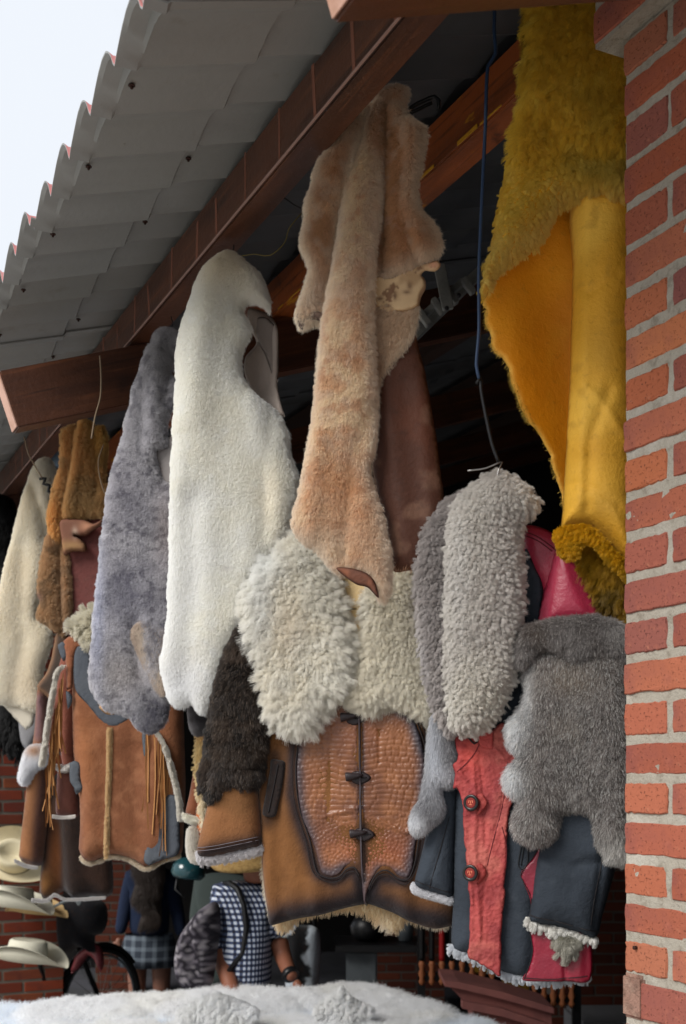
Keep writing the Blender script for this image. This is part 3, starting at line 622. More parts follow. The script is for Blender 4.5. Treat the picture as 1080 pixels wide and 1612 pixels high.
tr = panel('torn_skin_edge', pl, [(588, 436), (615, 436), (640, 424), (650, 420), (664, 414), (682, 409), (692, 411), (693, 419), (684, 426), (668, 425), (662, 432), (668, 445), (660, 462), (655, 482), (630, 490), (600, 488), (588, 470)], T=.004, R=.006, off=-.003, res=.0045, jag=.0018, wob=.005, wobs=25, mat=m_skin, parent=t,
    col=colfn(S(186, 158, 122), mott=[(30, S(150, 120, 88), .5, .7, .7), (60, S(96, 62, 46), .66, .72, .8)], blobs=[(683, 416, 10, 6, S(206, 150, 120), .8), (598, 470, 6, 3, S(80, 50, 40), .9), (622, 466, 3, 7, S(80, 50, 40), .9), (612, 482, 4, 3, S(80, 50, 40), .9), (640, 460, 6, 3, S(80, 50, 40), .8), (645, 450, 4, 6, S(90, 60, 44), .8)]))
lf = panel('side_flap', pl, [(585, 160), (560, 178), (535, 212), (508, 248), (498, 268), (493, 292), (484, 318), (482, 345), (477, 370), (476, 390), (486, 410), (489, 432), (482, 455), (474, 478), (469, 500), (480, 518), (497, 508), (516, 514), (528, 450), (545, 330), (560, 230)],
    T=.014, R=.018, off=.0, res=.006, wob=.009, jag=.001, mat=m_base, parent=t, col=tcol(S(176, 132, 96)), folds=[([(570, 175), (545, 250), (525, 400), (505, 505)], -.012, .014)])
fur(lf, 52000, .010, clump=.3, csize=.007, lay=.6, grav=.4, var=.14, spread=.4, gam=.7, col=colfn(S(224, 186, 144), mott=[(28, TR, .48, .62, .8), (60, TL, .5, .66, .6)], edge=(.018, S(228, 212, 190), .95), blobs=[(492, 470, 26, 40, S(222, 204, 184), .8)]))
tp = panel('curled_tip', pl, [(470, 500), (482, 495), (500, 494), (516, 500), (516, 514), (500, 508), (488, 512), (479, 523), (472, 514)], T=.006, R=.006, off=.016, res=.004, jag=.001, mat=m_skin, parent=t, col=colfn(S(104, 84, 72), mott=[(60, S(66, 52, 46), .45, .65, .8)]))
ce = panel('rolled_fleece', pl, [(572, 178), (600, 160), (604, 210), (600, 300), (593, 380), (590, 440), (590, 520), (593, 600), (595, 680), (590, 712), (583, 742), (590, 775), (601, 806), (608, 840), (615, 875), (617, 905), (615, 930), (608, 948), (600, 944), (597, 925), (585, 910), (565, 902), (538, 902), (526, 892), (505, 868), (480, 850), (465, 828), (468, 812), (476, 780), (484, 735), (493, 690), (500, 640), (507, 575), (513, 520), (524, 455), (534, 390), (541, 320), (550, 250)],
    T=.036, R=.042, off=.012, res=.006, wob=.010, wobs=9, jag=.001, hf=lambda px, py, h, z: -.045*sst(420, 170, py), mat=m_base, parent=t, col=tcol(S(206, 176, 146)), folds=[([(590, 640), (560, 740), (545, 880)], -.012, .02), ([(510, 700), (500, 840)], .010, .02)])
fur(ce, 150000, .010, clump=.3, csize=.007, lay=.6, grav=.4, var=.13, spread=.4, gam=.7, col=colfn(S(236, 214, 182), mott=[(22, S(216, 170, 122), .52, .64, .6), (45, S(200, 142, 92), .59, .69, .5), (60, TL, .5, .66, .6)], edge=(.014, S(226, 210, 190), .7),
    blobs=[(545, 780, 70, 62, S(212, 158, 106), .6), (570, 840, 40, 40, S(208, 152, 100), .5), (520, 850, 50, 26, S(226, 206, 180), .8), (595, 890, 26, 40, S(214, 186, 156), .9), (560, 470, 20, 60, S(224, 206, 186), .5)]))
mo = panel('skin_inside', pl, [(538, 900), (560, 900), (585, 908), (598, 922), (604, 946), (596, 940), (586, 930), (570, 926), (552, 914)], T=.004, R=.01, off=.05, res=.004, mat=m_dkskin, parent=t, col=colfn(S(124, 76, 54), mott=[(20, S(80, 50, 40), .5, .7, .7)], edge=(.004, S(50, 36, 32), .8)))
# =============== big white sheepskin ===============
GS = 2.72/3.55; pl = Plane(370, 700, 2.72, -12)
t = thing('hide', 'tallest pure white sheepskin with a grey curled skin edge near its top', 'sheepskin', tuple(Ppx(360, 405, 2.72)), 'hides hanging from the beam')
g1 = panel('curled_skin', pl, [(388, 480), (410, 478), (428, 500), (434, 520), (433, 570), (432, 600), (440, 628), (452, 660), (440, 655), (415, 640), (395, 620), (384, 590), (384, 560), (396, 530), (388, 510)], T=.03, R=.05, off=-.02, res=.008, mat=m_skin, parent=t, hf=lambda px, py, h, z: -.04*np.sin((px-386)/50*math.pi), col=colfn(S(150, 138, 130), mott=[(6, S(128, 118, 110), .45, .7, .6)]))  # shade inside the curl is put into the darker skin and lining colours
g2 = panel('skin_lining', pl, [(396, 498), (412, 492), (430, 510), (434, 540), (432, 600), (424, 585), (412, 552), (402, 532)], T=.004, R=.03, off=-.035, res=.008, mat=m_skin, parent=t, col=colfn(S(120, 110, 104)))
wh = panel('fleece', pl, [(352, 408), (362, 402), (374, 404), (392, 418), (408, 432), (420, 452), (430, 485), (429, 503), (418, 488), (400, 482), (388, 487), (386, 500), (394, 512), (400, 530), (392, 545), (384, 565), (385, 592), (396, 616), (418, 636), (440, 652), (450, 664), (459, 690), (461, 715), (470, 740), (476, 756), (473, 790), (468, 818), (460, 842), (446, 868), (425, 892), (405, 930), (399, 972), (388, 985), (372, 1020), (357, 1060), (346, 1096), (336, 1122), (322, 1122), (308, 1104), (296, 1112), (282, 1110), (272, 1094), (262, 1045), (268, 1004), (273, 960), (277, 850), (282, 740), (285, 650), (287, 590), (290, 545), (302, 500), (316, 455), (333, 425)],
    T=.035, R=.045, off=.03, res=.010, wob=.022, wobs=4, jag=.003, mat=m_base, parent=t, back=.02, col=colfn(S(242, 240, 232)), folds=[([(352, 440), (325, 560), (310, 760)], .025, .05), ([(435, 660), (430, 760), (425, 870)], -.012, .03), ([(340, 500), (330, 1000)], .01, .05), ([(300, 1080), (320, 960), (318, 700)], -.012, .04), ([(410, 640), (450, 800)], .012, .03)])
fur(wh, 300000, .009, rad=.0005, clump=.18, csize=.010, lay=.6, grav=.4, var=.06, gam=.35, spread=.35, col=colfn(S(238, 236, 228), mott=[(3, S(228, 216, 188), .5, .75, .45), (30, S(236, 234, 226), .5, .7, .5)], blobs=[(360, 420, 60, 50, S(214, 196, 158), .75), (440, 800, 26, 80, S(222, 206, 170), .5), (420, 470, 20, 30, S(206, 196, 180), .5), (300, 1080, 60, 60, S(228, 230, 236), .7), (370, 900, 8, 4, S(160, 160, 160), .5)]))
tq = panel('bare_skin_patch', pl, [(436, 772), (441, 766), (447, 785), (455, 815), (462, 845), (470, 860), (462, 862), (455, 872), (446, 880), (440, 866), (428, 850), (420, 838), (430, 810)], T=.005, R=.015, off=.045, res=.007, jag=.002, mat=m_skin, parent=t, col=colfn(S(176, 154, 130), mott=[(12, S(196, 178, 156), .5, .7, .7)]))
fl = None; _x = lambda: panel('lower_flap', pl, [(268, 1070), (285, 1075), (312, 1095), (316, 1106), (304, 1108), (288, 1112), (274, 1104)], T=.03, R=.03, off=.05, res=.008, mat=m_base, parent=t, col=colfn(WHITE))
gp = panel('grey_paw', pl, [(292, 1100), (315, 1102), (318, 1120), (312, 1148), (300, 1152), (292, 1138)], T=.03, R=.03, off=-.06, res=.008, mat=m_base, parent=t, col=colfn(S(70, 66, 68)))
fur(gp, 9000, .012, rad=.0006, lay=.5, col=colfn(S(96, 92, 94), mott=[(20, S(56, 52, 54), .45, .65, .8)]))
# =============== grey mottled sheepskin ===============
GS = 3.05/4.5; pl = Plane(220, 800, 3.05, -10)
t = thing('hide', 'mottled blue-grey sheepskin hanging left of the tall white one', 'sheepskin', tuple(Ppx(265, 525, 3.05)), 'hides hanging from the beam')
G1 = S(176, 174, 184); G2 = S(120, 116, 130); G3 = S(200, 196, 200)
gc = colfn(S(190, 187, 192), mott=[(8, S(146, 143, 154), .5, .66, .6), (5, S(214, 211, 214), .45, .65, .6), (80, S(100, 96, 110), .54, .64, .7), (40, S(214, 211, 216), .56, .68, .5)],
    blobs=[(205, 940, 40, 60, S(120, 118, 138), .6), (250, 1130, 40, 36, S(84, 82, 98), .8), (180, 1060, 26, 40, S(176, 170, 168), .6), (225, 680, 30, 60, S(178, 176, 180), .5), (255, 560, 26, 50, S(136, 132, 132), .7), (165, 980, 12, 120, S(196, 200, 220), .6), (270, 840, 16, 60, S(168, 148, 140), .4), (212, 1060, 30, 30, S(184, 174, 170), .5), (205, 780, 30, 60, S(140, 136, 150), .4)])
gs = panel('skin_side', pl, [(268, 690), (246, 712), (255, 742), (262, 768), (290, 770), (290, 690)], T=.004, R=.01, off=.03, res=.010, jag=.003, mat=m_skin, parent=t, col=colfn(S(138, 132, 130), edge=(.008, S(80, 70, 66), .7)))
gm = panel('fleece', pl, [(250, 524), (265, 519), (282, 524), (289, 540), (276, 560), (270, 590), (285, 603), (285, 630), (268, 660), (266, 690), (270, 705), (250, 714), (262, 762), (292, 770), (296, 900), (285, 1000), (272, 1060), (273, 1100), (264, 1135), (245, 1151), (225, 1148), (210, 1130), (192, 1122), (174, 1118), (158, 1102), (148, 1075), (150, 1020), (156, 950), (164, 880), (172, 805), (185, 742), (200, 680), (210, 625), (225, 572), (238, 540)],
    T=.035, R=.05, off=.02, res=.012, wob=.025, wobs=5, jag=.004, mat=m_base, parent=t, back=.02, col=gc, folds=[([(262, 545), (250, 640), (250, 720)], .02, .03), ([(220, 980), (225, 1060), (262, 1120)], -.018, .03), ([(270, 560), (262, 640)], -.02, .02)])
fur(gm, 220000, .010, rad=.0006, clump=.25, csize=.012, lay=.5, grav=.3, spread=.38, gam=.6, var=.2, col=gc)
gl = panel('bare_leg_skin', pl, [(222, 985), (240, 976), (262, 984), (276, 1000), (276, 1060), (268, 1095), (256, 1088), (240, 1060), (222, 1020), (215, 1000)], T=.008, R=.03, off=.058, res=.010, mat=m_base, parent=t, col=colfn(S(196, 180, 164)))
fur(gl, 14000, .010, rad=.0006, lay=.9, grav=.5, col=colfn(S(212, 196, 178), mott=[(20, S(184, 164, 146), .5, .7, .6)], edge=(.012, S(170, 146, 128), .5)))
# =============== orange sheepskin ===============
GS = 3.85/5.5; pl = Plane(120, 850, 3.85, -8)
t = thing('hide', 'golden orange gathered sheepskin with maroon leather side hanging under the rafter', 'sheepskin', tuple(Ppx(130, 662, 3.85)), 'hides hanging from the beam')
OR = S(184, 124, 56); OB = S(150, 104, 58); oc = colfn(S(206, 146, 76), mott=[(24, S(156, 110, 62), .48, .64, .7), (8, S(216, 158, 80), .45, .65, .6)], blobs=[(140, 790, 50, 36, S(130, 100, 60), .7), (88, 820, 20, 40, S(216, 140, 56), .7), (75, 950, 30, 60, S(160, 120, 80), .8), (160, 690, 20, 40, S(196, 150, 54), .6)])
om = panel('maroon_skin', pl, [(95, 835), (130, 815), (170, 812), (178, 850), (175, 930), (172, 1000), (150, 1010), (115, 1012), (100, 985)], T=.02, R=.05, off=-.03, res=.013, wob=.006, mat=m_dkskin, parent=t, col=colfn(S(112, 58, 54), mott=[(3, S(90, 50, 46), .4, .7, .6)]))
ou = panel('dark_underside', pl, [(92, 990), (104, 1004), (106, 1060), (92, 1104), (80, 1106), (66, 1092), (56, 1080), (72, 1056), (80, 1030), (84, 1004)], T=.01, R=.03, off=-.02, res=.012, jag=.004, mat=m_dkskin, parent=t, col=colfn(S(62, 50, 42), edge=(.01, S(150, 110, 80), .7)))
ol = panel('lower_fleece', pl, [(76, 840), (92, 842), (100, 850), (108, 880), (112, 930), (112, 965), (108, 985), (100, 1000), (90, 994), (74, 982), (60, 974), (58, 966), (66, 946), (60, 930), (66, 880)], T=.03, R=.05, off=-.005, res=.012, mat=m_base, parent=t, col=oc, folds=[([(94, 860), (98, 990)], -.03, .02)])
fur(ol, 34000, .012, gam=.6, rad=.0007, clump=.4, csize=.010, lay=.4, spread=.4, col=colfn(S(176, 130, 84), mott=[(30, S(118, 84, 54), .5, .65, .7)], blobs=[(63, 938, 8, 8, S(110, 70, 62), .9), (102, 930, 8, 70, S(176, 132, 92), .7)]))
of = panel('fleece', pl, [(97, 682), (104, 674), (116, 666), (122, 674), (132, 662), (142, 664), (150, 672), (163, 670), (168, 690), (166, 730), (166, 760), (180, 768), (186, 778), (176, 800), (172, 816), (150, 812), (128, 816), (104, 818), (98, 850), (88, 852), (78, 830), (80, 800), (88, 760), (98, 725)],
    T=.04, R=.06, off=.0, res=.012, wob=.01, mat=m_base, parent=t, col=oc, folds=[([(120, 674), (117, 720), (100, 820)], -.035, .022), ([(134, 670), (120, 760), (108, 815)], .025, .03), ([(150, 675), (155, 780)], -.02, .02)])
fur(of, 84000, .012, gam=.58, rad=.0007, clump=.5, csize=.010, lay=.4, spread=.4, col=oc)
op = panel('folded_strap', pl, [(100, 822), (135, 820), (150, 826), (165, 820), (166, 828), (150, 838), (138, 846), (122, 845), (132, 852), (140, 862), (138, 870), (118, 870), (105, 876), (100, 850)], T=.02, R=.02, off=.03, res=.009, jag=.002, mat=m_skin, parent=t, col=colfn(S(116, 78, 62), blobs=[(142, 832, 10, 8, S(196, 142, 112), .8), (124, 842, 4, 8, S(196, 170, 150), .8), (118, 862, 26, 8, S(150, 116, 78), .9)]))
# =============== cream hide, far left ===============
GS = 4.35/6.3; pl = Plane(50, 950, 4.35, -8)
t = thing('hide', 'smooth cream sheepskin hanging leftmost, with torn skin at its lower edge', 'sheepskin', tuple(Ppx(75, 722, 4.35)), 'hides hanging from the beam')
cs = panel('torn_skin', pl, [(-5, 1095), (30, 1100), (60, 1112), (57, 1130), (54, 1144), (42, 1150), (34, 1140), (20, 1124), (8, 1112)], T=.01, R=.02, off=.02, res=.012, jag=.006, mat=m_skin, parent=t, col=colfn(S(190, 182, 166), mott=[(10, S(214, 208, 196), .5, .7, .6)]))
cl_ = panel('fleece', pl, [(62, 728), (74, 722), (84, 726), (90, 740), (90, 775), (82, 820), (78, 860), (76, 900), (64, 960), (66, 975), (86, 996), (84, 1020), (74, 1050), (72, 1080), (76, 1108), (60, 1120), (35, 1112), (10, 1108), (-12, 1100), (-14, 1020), (0, 960), (14, 890), (28, 830), (40, 780), (52, 745)],
    T=.05, R=.06, off=0.03, res=.016, wob=.02, mat=m_base, parent=t, back=.02, col=colfn(S(236, 228, 206)), folds=[([(56, 765), (70, 800), (74, 850)], -.03, .03), ([(75, 790), (84, 740)], .02, .03), ([(30, 1100), (45, 1000), (40, 860)], -.02, .05)])
fur(cl_, 130000, .010, rad=.0008, clump=.15, csize=.016, lay=.6, grav=.5, spread=.3, gam=.4, var=.08, col=colfn(S(230, 222, 200), mott=[(2, S(222, 204, 168), .5, .75, .6)], blobs=[(78, 740, 12, 24, S(150, 142, 128), .7), (55, 1080, 40, 40, S(206, 186, 150), .6)]))
GS = .72
for k, (pol, Y, lab, c_) in enumerate([([(-30, 780), (14, 782), (26, 800), (28, 860), (20, 930), (0, 1010), (-40, 1010)], 4.9, 'black furry hide behind the leftmost cream sheepskin', S(16, 15, 16)),
                         ([(-20, 1080), (20, 1090), (34, 1130), (36, 1172), (28, 1192), (18, 1178), (4, 1172), (-20, 1170)], 4.7, 'black long-haired hide tip hanging below the leftmost cream sheepskin', S(13, 12, 14))]):
    pl = Plane(5, pol[0][1], Y, -8); t = thing('hide', lab, 'hide', tuple(Ppx(0, pol[0][1], Y)), 'dark hides at the far left')
    D = panel('fleece', pl, pol, T=.05, R=.08, res=.02, mat=m_base, parent=t, col=colfn(c_)); fur(D, 16000, .03, rad=.001, lay=1, grav=.8, clump=.5, csize=.03, col=colfn(c_), var=.3, gam=1)
pl = Plane(48, 1150, 4.55, -8); t = thing('hide', 'small dull grey pelt tip hanging between the black hide and the orange-backed jacket', 'hide', tuple(Ppx(48, 1110, 4.55)), 'dark hides at the far left')
D = panel('pelt', pl, [(30, 1110), (58, 1100), (62, 1150), (52, 1170), (46, 1188), (40, 1180), (32, 1165)], T=.02, R=.04, res=.016, mat=m_skin, parent=t, col=colfn(S(150, 150, 152), mott=[(6, S(110, 108, 110), .45, .65, .7)]))
GS = 1.0
# ---------------- jackets and coats ----------------
GS = 1.0
def croc(px, py, h, z):
    w_ = .016; hh = .0115; row = np.floor(z/hh); hx = h+(vn(row*1.7, row*0+2, 1)-.5)*.02+(fbm(h*30, z*30, 2, 2)-.5)*.014; zz = z+(fbm(h*16, z*12, 3, 3)-.5)*.022
    ww = np.where(np.abs(px-568) < 45, .034, w_); fx = (hx/ww) % 1; fz = (zz/hh) % 1
    g = np.minimum(1, np.minimum(fx, 1-fx)*ww/.0022)*np.minimum(1, np.minimum(fz, 1-fz)*hh/.0022)
    d, s, *_ = cells(h, z, .008, 3); v = np.clip((s-d)/.004, 0, 1)
    k = sst(1275, 1300, py+8*np.sin(px/9)); k = np.maximum(k, sst(1168, 1150, py))
    wr = .0025*np.exp(-(((py-1283-(px-520)*-.25)/3.5)**2))*sst(500, 530, px)*sst(600, 560, px)
    return .0021*(g*(1-k)+v*k)+wr
m_croc = M('crocodile leather', attr=True, rough=.36, bumps=[('noise', 300, .0003), ('noise', 40, .001)], spec=.5)
m_dist = M('distressed red skin', attr=True, rough=.68, mott=[(80, S(120, 30, 36), .52, .72, .55), (14, S(190, 98, 88), .5, .75, .5)], bumps=[('voronoi', 130, .0016), ('noise', 60, .003), ('noise', 260, .0008)], spec=.35)
m_red = M('crimson leather', attr=True, rough=.36, mott=[(40, S(110, 20, 40), .55, .8, .35), (90, S(170, 90, 110), .68, .76, .25)], bumps=[('noise', 90, .0010), ('noise', 24, .0030), ('noise', 260, .0004)], spec=.45)
m_stitch = M('stitching', S(30, 26, 28), .7)
# =============== crocodile-panel jacket ===============
JY = 2.6; pl = Plane(565, 1150, JY, -8)
t = thing('jacket', 'tan brown shearling jacket with crocodile front panel, cream lapels and three horn toggles', 'jacket', tuple(Ppx(560, 900, JY)), 'sheepskin jackets on hangers')
TB = S(116, 77, 44); DKB = S(38, 34, 38)
bcol = colfn(TB, mott=[(7, S(102, 67, 38), .4, .65, .7), (25, S(130, 88, 52), .5, .7, .4)], strokes=[([(420, 1452), (450, 1440), (500, 1430), (545, 1420), (575, 1412), (610, 1420), (650, 1440), (700, 1446)], 24, DKB, .9), ([(420, 1452), (480, 1436), (545, 1424), (575, 1416), (640, 1440), (700, 1450)], 12, DKB, .9),
    ([(466, 1160), (462, 1250), (476, 1300), (505, 1375), (530, 1385), (560, 1370), (573, 1400), (576, 1420), (600, 1380), (640, 1385), (665, 1340), (676, 1250), (668, 1160)], 13, DKB, .95), ([(437, 1190), (425, 1290)], 15, S(44, 34, 30), .8), ([(672, 1120), (690, 1300)], 16, S(60, 42, 32), .6), ([(575, 1300), (577, 1420)], 9, DKB, .8)])
lin = panel('fleece_lining', pl, [(412, 1330), (408, 1390), (416, 1425), (424, 1452), (438, 1470), (450, 1468), (462, 1452), (530, 1437), (566, 1440), (590, 1455), (600, 1466), (618, 1470), (630, 1462), (640, 1450), (705, 1458), (705, 1300), (560, 1250), (430, 1250)], T=.02, R=.02, off=-.05, res=.006, mat=m_base, parent=t, col=colfn(CREAM))
fur(lin, 30000, .009, lay=.7, grav=.4, clump=.5, csize=.008, col=colfn(S(216, 190, 148), mott=[(9, S(224, 214, 196), .4, .6, .8)]), mask=lambda px, py, h, z: (py > 1420) | (px < 422))
body = panel('body', pl, [(440, 1030), (428, 1100), (418, 1150), (411, 1205), (408, 1250), (410, 1300), (412, 1350), (416, 1400), (421, 1436), (424, 1456), (440, 1454), (470, 1446), (505, 1440), (535, 1432), (560, 1426), (580, 1424), (600, 1430), (625, 1440), (650, 1452), (680, 1462), (700, 1460), (716, 1452), (716, 1380), (700, 1200), (690, 1060), (640, 960), (560, 930), (480, 950)],
    T=.035, R=.05, off=0, res=.006, wob=.009, wobs=8, mat=m_suede, parent=t, back=.02, col=bcol, folds=[([(445, 1160), (440, 1300), (450, 1450)], -.010, .02), ([(500, 1390), (500, 1450)], .008, .02), ([(640, 1390), (640, 1450)], .010, .02), ([(575, 1390), (576, 1430)], -.008, .010)])
pan = panel('crocodile_panel', pl, [(482, 1128), (476, 1150), (472, 1180), (471, 1215), (474, 1250), (480, 1285), (490, 1310), (500, 1335), (506, 1360), (512, 1374), (526, 1378), (538, 1374), (547, 1364), (558, 1359), (567, 1366), (572, 1380), (574, 1400), (577, 1420), (582, 1400), (592, 1378), (605, 1364), (618, 1366), (630, 1378), (644, 1380), (652, 1366), (655, 1340), (660, 1310), (668, 1270), (672, 1235), (671, 1195), (664, 1160), (652, 1130), (640, 1105), (590, 1095), (540, 1095), (500, 1105)],
    T=.003, R=.006, off=.036, res=.0026, wob=.004, wobs=14, mat=m_croc, parent=t, bumps=croc, folds=[([(570, 1100), (572, 1370)], -.004, .006), ([(525, 1140), (520, 1290)], -.002, .004), ([(600, 1150), (600, 1200)], -.002, .004), ([(600, 1290), (640, 1310), (660, 1300)], .003, .004)],
    col=colfn(S(128, 78, 46), mott=[(14, S(100, 58, 36), .42, .62, .7), (30, S(150, 96, 58), .5, .7, .5)], blobs=[(560, 1150, 40, 30, S(156, 96, 64), .4), (590, 1340, 60, 26, S(150, 76, 44), .5)],
    strokes=[([(478, 1140), (473, 1200), (476, 1260), (492, 1320), (506, 1368), (524, 1374), (545, 1364), (560, 1362), (572, 1385), (577, 1418), (600, 1368), (625, 1374), (646, 1376), (656, 1330), (668, 1260), (670, 1190), (655, 1135), (630, 1108)], 12, S(58, 54, 62), .9), ([(571, 1110), (572, 1380)], 6, S(62, 58, 66), .8), ([(600, 1100), (650, 1125), (668, 1180)], 12, S(58, 56, 64), .8)]))
for q, (dx, r_) in enumerate([(0, .0016), (6, .0009)]):
    P_ = [(478-dx, 1150), (471-dx, 1210), (476-dx, 1270), (492-dx, 1322), (503-dx, 1370), (520, 1380+dx), (538, 1378+dx), (550, 1366+dx), (562, 1364+dx), (570, 1378+dx)]
    P2 = [(583, 1398+dx), (596, 1374+dx), (612, 1368+dx), (630, 1381+dx), (646, 1381+dx), (657+dx, 1350), (664+dx, 1300), (673+dx, 1240), (672+dx, 1180), (660+dx, 1140)]
    for PP in (P_, P2): seam('seam', body, PP, r_, m_stitch, t, lift=.004)
seam('piping', body, [(577, 1424), (575, 1380), (572, 1300), (571, 1200), (570, 1110)], .0028, M('dark croc piping', S(70, 62, 66), .4, bumps=[('wave', 60, .001)]), t, lift=.007)
# welt pocket
pk = panel('pocket', pl, [(432, 1196), (444, 1197), (453, 1200), (450, 1230), (444, 1262), (438, 1284), (424, 1285), (418, 1280), (424, 1245), (430, 1212)], T=.004, R=.006, off=.033, res=.004, mat=m_suede, parent=t, col=colfn(S(40, 34, 33)))
seam('pocket_slit', pk, [(443, 1204), (436, 1240), (428, 1278)], .0014, m_stitch, t, lift=.001)
# toggles: rolled horn cone plus diamond patch
m_horn = M('dark rolled leather', S(44, 36, 38), .4, bumps=[('noise', 90, .001)])
for (x, y) in [(548, 1132), (556, 1224), (562, 1312)]:
    tg = panel('toggle', pl, [(x+2, y-8), (x+20, y-9), (x+32, y+1), (x+16, y+11), (x+2, y+6)], T=.003, R=.004, off=.043, res=.003, mat=m_horn, parent=t, col=None).ob
    c = surf(pan, [(x-4, y-1)], .010)[0]; axis = pl.eh+pl.ez*.1
    V, Fc = lathe_vf(c, axis, [(.002, -.004), (.0095, -.003), (.010, .0), (.0075, .012), (.005, .024), (.002, .034)], 14); mesh('horn', V, Fc, m_horn, tg, smooth=True)
    seam('loop', pan, [(x+2, y), (x+16, y+1), (x+26, y)], .0013, m_stitch, tg, lift=.006)
# lapels
inr = panel('inner_collar', pl, [(520, 900), (560, 905), (600, 925), (610, 980), (600, 1040), (570, 1060), (548, 1030), (535, 960)], T=.02, R=.04, off=.03, res=.006, mat=m_suede, parent=t, col=colfn(S(212, 186, 140), mott=[(10, S(226, 206, 168), .5, .7, .5)]))
seam('zip', inr, [(543, 963), (553, 964), (566, 964)], .0011, m_stitch, t, lift=.002)
lc = colfn(S(214, 208, 190), mott=[(14, S(224, 212, 184), .5, .7, .5)], blobs=[(470, 1000, 26, 40, S(206, 184, 150), .4), (440, 900, 40, 30, S(214, 220, 222), .5), (430, 950, 20, 60, S(216, 220, 222), .5)])
def lfc(cx, cy): 
    def f(px, py, h, z):
        a = px-cx; b = -(py-cy); r_ = np.hypot(a, b*.6)+1; return np.stack([a/r_*1.0, b*.45/r_-.55*0.5], 1)
    return f
ll = panel('lapel', pl, [(462, 868), (475, 860), (490, 866), (512, 876), (524, 892), (532, 914), (539, 942), (546, 975), (553, 1010), (556, 1050), (549, 1085), (540, 1098), (520, 1108), (508, 1122), (494, 1142), (480, 1148), (462, 1146), (448, 1140), (436, 1118), (428, 1085), (420, 1050), (410, 1015), (402, 992), (398, 970), (400, 945), (410, 920), (430, 900), (450, 880)], T=.035, R=.05, off=.045, res=.006, mat=m_base, parent=t, col=colfn(S(200, 190, 168)), bumps=wool(.006, .018), wob=.006)
fur(ll, 210000, .019, rad=.00030, clump=.74, csize=.0056, lay=.8, grav=.25, curl=.0016, spread=.28, gam=.36, var=.10, combfn=lfc(505, 1010), col=lc, lenfn=lambda px, py, h, z, de: (.6+.55*np.exp(-(de/.035)**2))*(.7+.6*fbm(h*45, z*45, 2, 4)))
rl = panel('lapel', pl, [(574, 950), (580, 936), (595, 925), (615, 920), (630, 905), (640, 896), (665, 895), (672, 930), (680, 990), (684, 1060), (684, 1128), (670, 1132), (655, 1120), (640, 1112), (620, 1110), (600, 1114), (585, 1118), (562, 1116), (550, 1108), (550, 1090), (562, 1060), (570, 1010)], T=.03, R=.045, off=.03, res=.006, mat=m_base, parent=t, col=colfn(S(200, 190, 166)), bumps=wool(.006, .015), wob=.006)
fur(rl, 170000, .014, rad=.00030, clump=.72, csize=.0052, lay=.7, grav=.3, curl=.0014, spread=.28, gam=.36, var=.10, combfn=lfc(620, 985), col=colfn(S(212, 202, 176), mott=[(14, S(224, 212, 184), .5, .7, .5)], blobs=[(655, 965, 10, 40, S(110, 88, 74), .7), (580, 960, 16, 30, S(220, 216, 204), .6)]), lenfn=lambda px, py, h, z, de: (.6+.55*np.exp(-(de/.03)**2))*(.7+.6*fbm(h*45, z*45, 2, 4)))
# fur sleeve and cuff on the left
slv = panel('sleeve_cuff', pl, [(338, 1220), (332, 1260), (322, 1300), (314, 1334), (318, 1348), (340, 1349), (370, 1342), (400, 1335), (414, 1332), (413, 1290), (408, 1240), (404, 1215)], T=.035, R=.045, off=.02, res=.006, mat=m_suede, parent=t, back=.02, col=colfn(S(128, 86, 54), mott=[(8, S(112, 78, 48), .4, .65, .7)], strokes=[([(312, 1348), (345, 1338), (380, 1332), (416, 1324)], 15, DKB, .95)]))
for dy in (8, 13): seam('seam', slv, [(318, 1346-dy), (345, 1343-dy), (380, 1336-dy), (413, 1329-dy)], .0007, M('pale thread', S(110, 104, 110), .7), t, lift=.001)
cf = panel('cuff_lining', pl, [(316, 1338), (340, 1342), (380, 1336), (414, 1327), (414, 1336), (395, 1342), (370, 1347), (345, 1352), (320, 1352)], T=.012, R=.01, off=.015, res=.005, mat=m_base, parent=t, col=colfn(S(196, 190, 188)))
fur(cf, 12000, .009, lay=.7, grav=.5, gam=.6, clump=.4, csize=.005, col=colfn(S(196, 192, 194)))
DF = S(62, 54, 48)
fs = panel('fur_sleeve', pl, [(402, 978), (415, 990), (425, 1020), (430, 1060), (428, 1110), (424, 1160), (418, 1200), (412, 1228), (395, 1236), (368, 1236), (356, 1240), (352, 1252), (342, 1257), (332, 1250), (326, 1232), (324, 1212), (331, 1190), (336, 1150), (342, 1110), (352, 1070), (362, 1035), (374, 1002), (388, 984)], T=.04, R=.055, off=.03, res=.007, wob=.012, wobs=10, mat=m_base, parent=t, back=.02, col=colfn(S(40, 34, 31)), folds=[([(410, 1205), (375, 1208), (350, 1200), (340, 1215)], -.010, .010), ([(345, 1190), (338, 1250)], -.012, .007)])
fur(fs, 90000, .013, rad=.00045, clump=.35, csize=.010, lay=.8, grav=.4, var=.25, gam=.95, col=colfn(S(58, 50, 45), mott=[(20, S(34, 29, 27), .45, .65, .85), (12, S(94, 78, 66), .6, .75, .6)], blobs=[(365, 1215, 30, 14, S(82, 76, 74), .7), (340, 1250, 12, 12, S(24, 22, 22), .8)]), tipcol=(S(120, 104, 90), .12))
